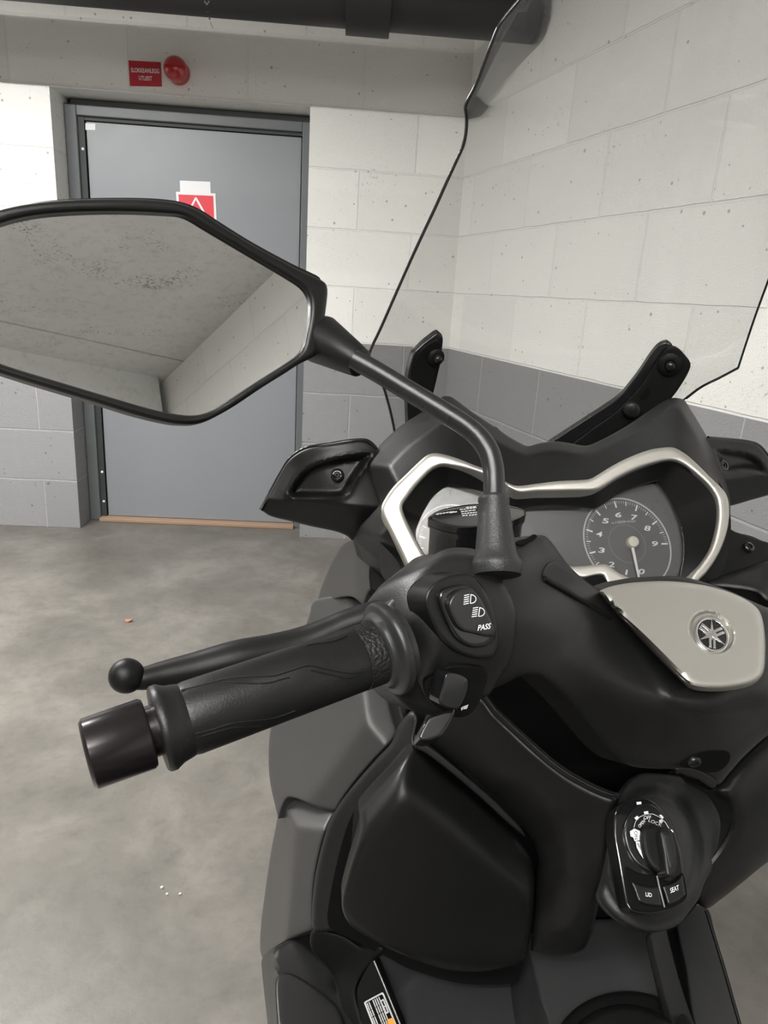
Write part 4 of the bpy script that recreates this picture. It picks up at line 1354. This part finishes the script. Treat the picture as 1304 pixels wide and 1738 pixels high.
panel('foot_rest_edge', M['soft'], tr(Z9, [(480, 1300), (520, 1285), (560, 1290), (572, 1305), (540, 1345), (480, 1410), (450, 1460), (445, 1500), (470, 1600), (520, 1760), (560, 1900), (380, 1900), (380, 1631), (360, 1480), (330, 1400), (250, 1300), (258, 1222), (330, 1228), (400, 1250)]), rbf([(640, 1610, .80), (530, 1580, .83), (560, 1640, .83), (605, 1680, .80), (580, 1738, .80), (620, 1800, .77), (540, 1700, .83), (575, 1650, .825)]), SCO, thick=0.05, edge=8, step=7)
panel('left_footboard', M['plastic2'], tr(Z9, [(40, 1345), (110, 1290), (190, 1250), (260, 1225), (340, 1310), (400, 1420), (430, 1540), (455, 1631), (500, 1800), (500, 1950), (80, 1950), (62, 1631), (48, 1500), (38, 1400)]), smax([level(0.46), pl((450, 1600, .97), (460, 1738, .90), (440, 1680, 1.05))], 300), SCO, thick=0.06, edge=8, step=9)
panel('foot_mat', M['rubber'], tr(Z9, [(95, 1500), (98, 1440), (115, 1415), (150, 1408), (220, 1440), (310, 1505), (360, 1550), (385, 1600), (410, 1700), (420, 1900), (125, 1900), (110, 1700)]), level(0.468), SCO, thick=0.008, edge=5, step=8)
fzl = level(0.475)
panel('warning_panel', M['soft'], [(634, 1628), (641, 1636), (690, 1760), (720, 1850), (640, 1850), (606, 1690), (612, 1665)], pl((636, 1630, .792), (606, 1690, .792), (680, 1738, .77)), SCO, thick=0.01, edge=2, step=6)
wzp = pl((636, 1630, .791), (606, 1690, .791), (680, 1738, .769))
tube('floor_seam', M['steel'], [PP(635, 1631, .7885), PP(657, 1684, .7775), PP(679, 1738, .766), PP(700, 1790, .755)], 0.0011, SCO, seg=8)
Z13 = (580, 1600, .092)
lab = tr(Z13, [(412, 1108), (440, 1080), (740, 918), (765, 920), (785, 950), (985, 1440), (1060, 1640), (690, 1800), (600, 1600)])
wl_ = decal('warning_label', M['offwhite'], [lab], wzp, SCO, 0.0006)
wl_['label'] = 'black and white warning label with an orange corner'
decal('label_field', M['black'], [tr(Z13, [(445, 1110), (735, 955), (760, 970), (930, 1385), (835, 1420), (1000, 1640), (700, 1760)])], wzp, wl_, 0.0010)
rows = []
for k in range(7):
    a = np.array([470 + k * 36, 1120 - k * 19])
    for s0, s1 in ((0, 130), (150, 260), (285, 430), (450, 600)):
        if (k * 7 + s0) % 5 == 4:
            continue
        d = np.array([0.37, 0.93])
        rows += [tr(Z13, q_) for q_ in stroke([a + d * s0, a + d * s1], 20)]
decal('label_print', M['offwhite'], rows, wzp, wl_, 0.0014)
decal('label_symbol', M['offwhite'], [tr(Z13, q_) for q_ in stroke([(720, 1080), (770, 1050), (810, 1150), (860, 1280), (820, 1300), (770, 1180)], 26, True) + stroke([(785, 1180), (835, 1160)], 16)], wzp, wl_, 0.0014)
decal('label_orange', M['orange'], [tr(Z13, [(835, 1420), (945, 1385), (1040, 1640), (930, 1690)])], wzp, wl_, 0.0016)
# right footboard
panel('tunnel_edge', M['cover'], [(1096, 1590), (1104, 1586), (1112, 1620), (1130, 1690), (1145, 1738), (1180, 1840), (1160, 1850), (1130, 1738), (1110, 1660)], pl((1104, 1590, .70), (1140, 1738, .70), (1112, 1640, .702)), SCO, thick=0.03, edge=3, step=5)
panel('right_footwell', M['soft'], [(1108, 1560), (1160, 1550), (1170, 1600), (1190, 1700), (1200, 1800), (1230, 1900), (1180, 1900), (1140, 1738), (1112, 1625)], level(0.46), SCO, thick=0.03, edge=0, step=10)
panel('right_footboard', M['board'], [(1150, 1545), (1199, 1540), (1215, 1590), (1235, 1655), (1258, 1738), (1290, 1850), (1300, 1900), (1215, 1900), (1178, 1738), (1165, 1650)], level(0.475), SCO, thick=0.06, edge=5, step=8)
tube('footboard_edge', M['soft'], [PP(1199, 1545, .83), PP(1228, 1640, .80), PP(1256, 1738, .775), PP(1290, 1850, .745)], 0.002, SCO, seg=8)
tube('footboard_seam', M['black'], [PP(1210, 1607, .915), PP(1190, 1660, .885), PP(1184, 1700, .865), PP(1180, 1738, .848)], 0.0012, SCO, seg=8)

# --- handlebar cover
cov = [(690, 985), (723, 957), (742, 942), (765, 937), (800, 938), (850, 930), (878, 918), (908, 908), (926, 910), (940, 925), (952, 942), (966, 960), (985, 978), (1003, 992), (1022, 1000), (1080, 985), (1150, 978), (1230, 1000), (1300, 1030), (1400, 1060), (1430, 1120), (1420, 1200), (1360, 1215), (1304, 1248), (1262, 1285), (1238, 1312), (1218, 1332), (1190, 1314), (1150, 1306), (1100, 1304), (1068, 1299), (1042, 1282), (1010, 1246), (975, 1204), (945, 1172), (918, 1150), (890, 1147), (858, 1160), (820, 1180), (790, 1210), (740, 1215), (690, 1200), (650, 1150), (640, 1060)]
covz = rbf([(700, 985, .445), (760, 945, .455), (850, 935, .475), (910, 912, .50), (930, 918, .505), (966, 962, .525), (1003, 994, .55), (1080, 990, .575), (1200, 990, .60), (1400, 1070, .63),
            (650, 1060, .425), (700, 1100, .425), (760, 1040, .430), (800, 1100, .44), (740, 1200, .445), (830, 1170, .470), (850, 1100, .455), (860, 1010, .453), (880, 960, .465), (900, 1060, .468), (930, 1000, .495), (930, 1150, .488),
            (960, 1090, .495), (1000, 1060, .512), (1000, 1150, .505), (1060, 1150, .515), (1100, 1170, .518), (1140, 1190, .52), (1220, 1200, .53), (1304, 1190, .55), (1420, 1150, .60),
            (1060, 1230, .535), (1120, 1240, .540), (1040, 1275, .555), (1100, 1295, .56), (1200, 1300, .57), (1200, 1250, .548), (1304, 1230, .575), (980, 1200, .525), (1050, 1030, .562), (1150, 1130, .557), (1100, 1080, .568), (1200, 1080, .585), (1300, 1100, .575)])
ledge = np.array(tr(Z8, [(545, 296), (590, 345), (640, 405), (690, 475), (740, 560), (790, 650), (840, 708), (900, 742), (1000, 768), (1150, 770), (1304, 752), (1800, 700), (1800, -400), (700, -400), (480, 100)]))


def cover_shape(x, y, d):
    # the seat of the silver cover stands a step above the lower cover
    q = np.stack([x, y], 1)
    sd = seg_dist(q, ledge) * np.where(inside(q, ledge), 1, -1)
    t = np.clip((sd + 10) / 22.0, 0, 1)
    return -0.0045 * t * t * (3 - 2 * t)


hc = panel('handlebar_cover', M['cover'], cov, covz, SCO, thick=0.03, edge=14, step=6, shape=cover_shape)
# pad with a groove at the shoulder of the cover
pad = tr(Z8, [(228, 104), (236, 70), (256, 44), (285, 36), (330, 62), (400, 108), (470, 158), (510, 190), (545, 245), (556, 300), (500, 270), (420, 220), (320, 160), (250, 125)])
panel('cover_pad', M['cover'], pad, add(covz, -0.003), hc, thick=0.008, edge=6, step=4)
gro = tr(Z8, [(236, 118), (320, 168), (420, 228), (500, 276), (550, 306)])
tube('cover_groove', M['soft'], [PP(x, y, covz(x, y) - 0.0015) for x, y in gro], 0.002, hc, seg=10)
# reservoir opening
panel('cover_slot', M['black'], tr(Z7, [(900, 520), (960, 500), (1000, 478), (1018, 490), (985, 512), (930, 540)]), add(covz, -0.002), hc, thick=0.002, edge=0, step=3)
panel('screw_recess_shade', M['black'], tr(Z8, [(880, 1000), (920, 970), (990, 945), (1060, 938), (1115, 945), (1125, 975), (1095, 1020), (1050, 1042), (960, 1030), (900, 1015)]), add(covz, -0.001), hc, thick=0.003, edge=1.5, step=5)  # flat black patch stands in for the shade of the screw pocket
bolt(hc, 1178, 1292, add(covz, -0.002), 0.0055, mat1='semigloss', name='screw', h=0.003)
panel('cover_tab', M['cover'], tr(Z8, [(860, 1025), (930, 1022), (1000, 1045), (1060, 1090), (1040, 1118), (960, 1070), (880, 1045)]), add(covz, -0.003), hc, thick=0.006, edge=3, step=4)

# --- silver cover with the emblem
sil = tr(Z8, [(498, 182), (540, 160), (620, 142), (700, 134), (800, 130), (900, 135), (1000, 150), (1080, 170), (1150, 195), (1220, 232), (1262, 272), (1282, 330), (1291, 410), (1291, 480), (1286, 550), (1268, 590), (1220, 618), (1140, 635), (1060, 642), (970, 637), (925, 622), (890, 596), (830, 540), (760, 470), (690, 402), (620, 338), (575, 300), (552, 280), (540, 240), (520, 205)])
top_ = pl((1060, 1010, .548), (1250, 1010, .570), (1180, 1150, .508))
lef_ = pl((1050, 1035, .530), (1160, 1150, .509), (1018, 1005, .555))
ec = np.array([1207.0, 1077.0])


def sil_shape(x, y, d):
    # dished seat of the emblem
    u = (x - 1208.5) / 43.0
    v = (y - 1074) / 43.0
    a = math.radians(38)
    uu = (u * math.cos(a) + v * math.sin(a))
    vv = (-u * math.sin(a) + v * math.cos(a)) / 0.80
    r = np.sqrt(uu * uu + vv * vv)
    t = np.clip((1.0 - r) / 0.16, 0, 1)
    return 0.005 * t * t * (3 - 2 * t)


silz = smax([top_, lef_], 260)
sv = panel('silver_cover', M['silver'], sil, add(silz, -0.018), SCO, thick=0.02, edge=15, step=2.6, shape=sil_shape)
sv['label'] = 'champagne silver cover plate'
ez = add(top_, -0.0155)
ea = math.radians(38)


def em(px_, py_, r=1.0):
    """emblem face: unit disc to the tilted ellipse it makes on the cover"""
    a = math.radians(52)
    m1 = np.array([math.cos(a), math.sin(a)]) * 34
    m2 = np.array([-math.sin(a), math.cos(a)]) * 27
    # keep the forks upright on the disc
    c_, s_ = math.cos(-a), math.sin(-a)
    x_, y_ = px_ * c_ - py_ * s_, px_ * s_ + py_ * c_
    return np.array([1209.0, 1077.0]) + r * (x_ * m1 + y_ * m2)


embl = panel('emblem', M['gloss'], [tuple(em(math.cos(a), math.sin(a))) for a in np.linspace(0, 2 * math.pi, 24, endpoint=False)], ez, sv, thick=0.006, edge=3, step=3)
panel('emblem_ring', M['chrome'], [tuple(em(math.cos(a), math.sin(a), 0.99)) for a in np.linspace(0, 2 * math.pi, 28, endpoint=False)], add(ez, -0.0014), embl, thick=0.0015, edge=3.0, step=2,
      holes=[[tuple(em(math.cos(a), math.sin(a), 0.80)) for a in np.linspace(0, 2 * math.pi, 28, endpoint=False)]])
for k in range(3):
    a = math.radians(95 + 120 * k)
    d = np.array([math.cos(a), math.sin(a)])
    n_ = np.array([-d[1], d[0]])
    # one fork: two prongs, a shoulder and a pointed stem
    shp = [d * 0.74 + n_ * 0.19, d * 0.74 + n_ * 0.04, d * 0.26 + n_ * 0.04, d * 0.26 - n_ * 0.04, d * 0.74 - n_ * 0.04, d * 0.74 - n_ * 0.19, d * 0.18 - n_ * 0.19, d * 0.02 - n_ * 0.10, d * -0.10 - n_ * 0.11, d * -0.88, d * -0.10 + n_ * 0.11, d * 0.02 + n_ * 0.10, d * 0.18 + n_ * 0.19]
    panel('emblem_fork', M['chrome'], [tuple(em(q_[0], q_[1])) + (1,) for q_ in shp], add(ez, -0.0012 - 0.0002 * k), embl, thick=0.0012, edge=1.0, step=3)

# --- switch housing on the bar
hou = tr(Z7, [(60, 900), (95, 830), (150, 775), (230, 725), (310, 685), (400, 640), (500, 592), (590, 582), (690, 600), (780, 680), (850, 780), (900, 900), (900, 1050), (870, 1180), (800, 1290), (745, 1375), (700, 1385), (640, 1385), (600, 1420), (480, 1440), (400, 1420), (330, 1390), (240, 1360), (150, 1250), (80, 1100)])
houz = rbf([(630, 1020, .455), (650, 990, .45), (723, 955, .437), (780, 940, .44), (840, 985, .437), (870, 1040, .438), (860, 1110, .442), (830, 1170, .449), (760, 1200, .442), (700, 1200, .445), (650, 1150, .452), (630, 1090, .458), (700, 1050, .416), (760, 1020, .415), (790, 1080, .417), (740, 1120, .414), (700, 1120, .424), (800, 1140, .434)])
sh = panel('switch_housing', M['cover'], hou, houz, SCO, thick=0.03, edge=16, step=6)
# recessed field and rocker
fld = tr(Z7, [(395, 850), (405, 800), (440, 755), (500, 718), (560, 700), (620, 695), (665, 710), (710, 765), (760, 860), (790, 960), (802, 1050), (795, 1120), (765, 1158), (700, 1168), (630, 1155), (550, 1115), (470, 1035), (420, 940)])
fz_ = pl((735, 1000, .404), (840, 1080, .424), (750, 1080, .406))
panel('switch_field', M['plastic2'], fld, add(fz_, -0.002), sh, thick=0.02, edge=7, step=4)
rk = tr(Z7, [(472, 830), (485, 795), (540, 768), (610, 758), (655, 775), (700, 835), (745, 920), (780, 1000), (786, 1040), (765, 1075), (720, 1102), (650, 1105), (590, 1075), (545, 1020), (505, 940), (478, 870)])
rock = panel('dimmer_switch', M['gloss'], rk, add(fz_, -0.006), sh, thick=0.012, edge=7, step=4)
rf = tr(Z7, [(528, 880), (545, 825), (590, 785), (640, 772), (672, 790), (712, 850), (755, 940), (784, 1015), (775, 1042), (735, 1046), (670, 1030), (610, 1015), (560, 960)])
rfz = add(fz_, -0.0105)
panel('switch_face', M['stem'], rf, rfz, rock, thick=0.007, edge=6, step=3)


def lampmark(cx, cy, tilt):
    out = []
    sc_ = 0.3067

    def q(x, y):
        a = math.radians(tilt)
        return (cx + sc_ * (x * math.cos(a) - y * math.sin(a)), cy + sc_ * (x * math.sin(a) + y * math.cos(a)))
    arc = [(2 + 30 * math.cos(a), 24 * math.sin(a)) for a in np.linspace(-math.pi / 2, math.pi / 2, 12)]
    out += stroke([q(*p) for p in [(2, -24)] + arc + [(2, 24)]], 1.5)
    out += stroke([q(2, -24), q(2, 24)], 1.5)
    for k in range(5):
        y = -24 + 12 * k
        out += stroke([q(-8, y), q(-34, y + 8)], 1.6)
    return out


decal('lamp_mark', M['white'], lampmark(798.5, 1016.5, 4), rfz, rock, 0.0006)
decal('lamp_mark', M['white'], lampmark(813, 1038.5, 8), rfz, rock, 0.0006)
text('pass_word', 'PASS', M['white'], (822.5, 1064), (21.5, -3.5), (1.8, -10.0), rfz, rock, 0.0006, bold=0.02)
# lower switch bay
panel('switch_bay', M['soft'], tr(Z7, [(395, 1290), (440, 1265), (500, 1225), (560, 1205), (650, 1208), (720, 1222), (742, 1260), (730, 1320), (705, 1390), (670, 1450), (625, 1485), (560, 1490), (470, 1450), (420, 1400), (395, 1345)]), add(houz, -0.004), sh, thick=0.02, edge=3, step=5)
panel('turn_switch', M['gloss'], tr(Z7, [(508, 1258), (528, 1243), (570, 1248), (615, 1268), (634, 1290), (630, 1340), (608, 1400), (575, 1445), (530, 1445), (485, 1425), (470, 1405), (488, 1330)]), add(pl((770, 1150, .412), (795, 1165, .416), (770, 1200, .412)), -0.008), sh, thick=0.011, edge=4, step=3)
hb = panel('horn_button', M['gloss'], tr(Z7, [(408, 1500), (425, 1488), (490, 1462), (545, 1436), (562, 1440), (560, 1470), (530, 1530), (490, 1592), (470, 1604), (420, 1620), (372, 1612), (362, 1596)]), add(pl((725, 1220, .410), (770, 1205, .414), (740, 1250, .406)), -0.004), sh, thick=0.02, edge=4, step=3)
hzn = add(houz, -0.0045)
decal('horn_mark', M['white'], [tr(Z7, q_) for q_ in ([(595, 1440), (605, 1432), (608, 1446), (598, 1455)], [(606, 1432), (638, 1420), (628, 1445), (610, 1447)])], hzn, sh, 0.0006)

# --- brake fluid reservoir behind the bar
zl0 = 1.058
rs = [tr(Z5, [p])[0] for p in [(215, 462), (262, 425), (330, 395), (420, 374), (520, 358), (620, 350), (740, 354), (860, 366), (930, 380), (980, 400), (993, 420), (985, 440), (890, 485), (760, 512), (640, 528), (540, 540), (490, 540), (440, 538), (330, 515), (250, 485)]]
rzl = level(zl0)
resb = tr(Z5, [(222, 500), (330, 540), (450, 565), (490, 560), (600, 548), (760, 530), (890, 505), (985, 462), (980, 560), (975, 640), (900, 720), (600, 800), (300, 830), (225, 800), (222, 650)])
rv = panel('brake_fluid_reservoir', M['gloss'], [tuple(p) for p in rs], rzl, SCO, thick=0.007, edge=4, step=4, back=(0, 0, 1))
# body: the lid outline carried straight down
lo3 = outline([tuple(p) for p in rs], 5)
c3 = P(lo3[:, 0], lo3[:, 1], rzl(lo3[:, 0], lo3[:, 1]))
cc = c3.mean(0)
lv, lf = [], []
nn_ = len(c3)
for k, (s_, h_) in enumerate(((0.985, -0.006), (0.965, -0.0085), (0.955, -0.012), (0.93, -0.05), (0.6, -0.055))):
    q_ = cc + (c3 - cc) * s_
    q_[:, 2] = zl0 + h_
    lv += list(q_)
    if k:
        for j in range(nn_):
            j2 = (j + 1) % nn_
            lf.append(((k - 1) * nn_ + j, (k - 1) * nn_ + j2, k * nn_ + j2, k * nn_ + j))
link('reservoir_body', lv, lf, M['gloss'], rv)
mk = []
for k, (x0, x1, y0, sl) in enumerate(((285, 420, 432, -0.16), (390, 450, 420, -0.14), (470, 600, 396, -0.12), (480, 600, 412, -0.12), (485, 600, 428, -0.1), (520, 600, 380, -0.1), (490, 530, 444, -0.1), (545, 600, 440, -0.1))):
    x = x0
    while x < x1:
        w_ = 10 + (k * 13 + int(x) * 7) % 14
        mk += [tr(Z5, q_) for q_ in stroke([(x, y0 + sl * (x - x0)), (min(x + w_, x1), y0 + sl * (min(x + w_, x1) - x0))], 8)]
        x += w_ + 9
decal('reservoir_print', M['offwhite'], mk, rzl, rv, 0.0005)

# --- grip, flange and bar end turned about the bar axis
GA, GB = PP(316, 1221, .352), PP(628, 1111, .396)
gd = (GB - GA) / np.linalg.norm(GB - GA)
gl = np.linalg.norm(GB - GA)
r0 = 0.0181
gp = lathe('grip', M['rubber'], GA, GB, [(0.0, r0 * 0.9), (0.0, r0 * 0.985), (0.003, r0 * 1.015), (0.02, r0 * 1.01), (gl * 0.5, r0), (gl * 0.92, r0 * 0.985), (gl * 0.925, r0 * 0.965), (gl + 0.012, r0 * 0.96), (gl + 0.012, r0 * 0.5)], SCO, seg=72)
lathe('grip_collar', M['rubber'], GA - gd * 0.014, GB, [(0, r0 * 0.7), (0.0, r0 * 1.11), (0.0012, r0 * 1.17), (0.004, r0 * 1.175), (0.0055, r0 * 1.13), (0.008, r0 * 1.06), (0.011, r0 * 1.03), (0.0135, r0 * 1.0), (0.015, r0 * 0.95)], gp, seg=72)
lathe('knurled_band', M['knurl'], GA + gd * (gl * 0.925), GB + gd, [(0, r0 * 0.95), (0.0003, r0 * 0.995), (0.017, r0 * 0.99), (0.0175, r0 * 0.9)], gp, seg=72)
lathe('grip_flange', M['flange'], GA + gd * (gl + 0.0035), GB + gd, [(0, r0 * 0.9), (0.0, r0 * 1.03), (0.0006, r0 * 1.10), (0.0018, r0 * 1.15), (0.0032, r0 * 1.19), (0.0042, r0 * 1.26), (0.0048, r0 * 1.38), (0.0056, r0 * 1.45), (0.0070, r0 * 1.49), (0.0092, r0 * 1.50), (0.0104, r0 * 1.47), (0.0110, r0 * 1.36), (0.0125, r0 * 1.25), (0.016, r0 * 1.22)], gp, seg=72)
# raised lines on the grip
cg = on_cyl(GA, GB, r0 * 1.004)
for ln in ([(392, 468), (470, 448), (560, 425), (640, 417), (735, 413), (790, 398), (868, 374), (940, 388), (1020, 402), (1086, 394)],
           [(540, 436), (620, 440), (715, 440), (770, 425), (800, 418)], [(880, 392), (940, 405), (1010, 420), (1060, 410)],
           [(442, 632), (520, 612), (580, 592), (660, 582), (740, 572), (820, 545)], [(470, 640), (580, 610), (690, 602)],
           [(860, 300), (900, 290), (960, 282), (1015, 262)]):
    q_ = tr(Z6, ln)
    tube('grip_line', M['rubber'], [PP(x, y, cg(np.array(float(x)), np.array(float(y)))) for x, y in q_], 0.00055, gp, seg=6, n=4)
be = lathe('bar_end', M['barend'], GA - gd * 0.0475, GB, [(0.004, 0.0), (0.004, 0.0045), (0.0003, 0.005), (0.0, 0.0085), (0.0004, 0.0150), (0.002, 0.0167), (0.0280, 0.0172), (0.0295, 0.0162), (0.0295, 0.0125), (0.0370, 0.0125)], SCO, seg=72)
lathe('bar_end_screw', M['steel'], GA - gd * 0.0455, GB, [(0, 0.0), (0, 0.0042), (0.002, 0.0042)], be, seg=6)

# --- brake lever
lc = tr(Z6, [(150, 428), (245, 424), (330, 408), (450, 384), (600, 348), (740, 322), (850, 292), (950, 250), (1010, 222), (1090, 195), (1140, 180)])
ldp = [.398, .402, .408, .415, .422, .430, .436, .440, .442, .444, .446]
lr = [.0050, .0066, .0082, .0098, .0112, .0112, .0108, .0100, .0096, .0095, .0095]
lv_ = tube('brake_lever', M['lever'], [PP(p[0], p[1], d_) for p, d_ in zip(lc, ldp)], lr, SCO, seg=24, flat=0.95, n=6)
bm = bmesh.new()
bmesh.ops.create_uvsphere(bm, u_segments=32, v_segments=20, radius=0.0098)
bc_ = PP(215, 1147, .398)
vv = [tuple(np.array(v.co) + bc_) for v in bm.verts]
ff = [[v.index for v in f.verts] for f in bm.faces]
bm.free()
link('lever_ball', vv, ff, M['lever'], lv_, angle=80)

# --- mirror
mn = np.array([math.sin(.459) * math.cos(.248), -math.cos(.459) * math.cos(.248), math.sin(.248)])
MZ = on_plane(PP(530, 545, .485), mn)
mo = [(-60, 384), (-25, 365), (0, 354.5), (50, 345), (110, 339.5), (180, 337.5), (250, 338.5), (295, 343), (318, 349), (340, 359), (372, 380), (430, 416), (500, 454), (540, 473), (552, 480), (556, 491), (555, 510), (551, 545), (552, 580), (535, 604), (510, 617), (480, 636), (440, 661), (395, 691), (355, 713), (335, 720), (318, 721), (290, 719), (230, 705), (150, 680), (60, 653), (0, 634), (-45, 619), (-90, 592), (-112, 540), (-112, 470), (-95, 420)]
mi = [(-62, 405), (-25, 388), (0, 380.5), (30, 372), (70, 365), (120, 361), (170, 359.5), (230, 360), (285, 363), (306, 365), (322, 371), (345, 385), (400, 418), (450, 448), (490, 472), (512, 487), (522, 500), (526, 515), (525, 540), (520, 565), (514, 590), (505, 602), (480, 620), (440, 645), (400, 671), (365, 694), (345, 702), (325, 705), (300, 703), (260, 695), (190, 675), (90, 645), (30, 627), (0, 617), (-40, 602), (-72, 580), (-90, 538), (-90, 475), (-78, 430)]
mh = panel('mirror_housing', M['plastic2'], mo, add(MZ, -0.001), SCO, thick=0.012, edge=10, step=7, holes=[mi], back=mn, angle=60)
mo_c = np.array([p[:2] for p in mo]).mean(0)
mo_s = [tuple(mo_c + (np.array(p) - mo_c) * 0.95 + np.array([5.0, -11.0])) for p in mo]
panel('mirror_shell', M['plastic2'], mo_s, add(MZ, 0.010), mh, thick=0.020, edge=0, step=14, back=mn)
panel('mirror_glass', M['mirror'], [(x + (5 if x < 240 else -5) * -1, y + (4 if y < 540 else -4) * -1) for x, y in mi], add(MZ, 0.004), mh, thick=0.003, edge=0, step=500, back=mn)
# joint sleeve between mirror and stem
A_, B_ = PP(546, 577, .501), PP(612, 616, .482)
SL = np.linalg.norm(B_ - A_)
lathe('joint_sleeve', M['plastic2'], A_, B_, [(-0.004, 0.010), (-0.003, 0.0165), (0.0, 0.0172), (SL * 0.85, 0.0112), (SL, 0.0100), (SL + 0.001, 0.0085), (SL + 0.001, 0.006)], mh, seg=40)
st = [(600, 609, .478), (640, 631, .477), (690, 661, .475), (740, 691, .471), (785, 719, .467), (812, 741, .463), (829, 765, .459), (837, 792, .456), (839, 820, .453), (839, 862, .450)]
tube('mirror_stem', M['stem'], [PP(*p) for p in st], 0.0069, SCO, seg=32, n=8)
B0, B1 = PP(838, 845, .451), PP(843, 968, .438)
L_ = np.linalg.norm(B1 - B0)
lathe('stem_boot', M['boot'], B0, B1, [(-0.001, 0.006), (-0.001, 0.0090), (0.0005, 0.0099), (0.0025, 0.0100), (0.0035, 0.0096), (L_ * 0.3, 0.0104), (L_ * 0.55, 0.0117), (L_ * 0.72, 0.0126), (L_ * 0.82, 0.0138), (L_ * 0.88, 0.0155), (L_ * 0.92, 0.0162), (L_ * 0.955, 0.0164), (L_ * 0.985, 0.0160), (L_ * 1.03, 0.0158), (L_ * 1.07, 0.015)], SCO, seg=48)
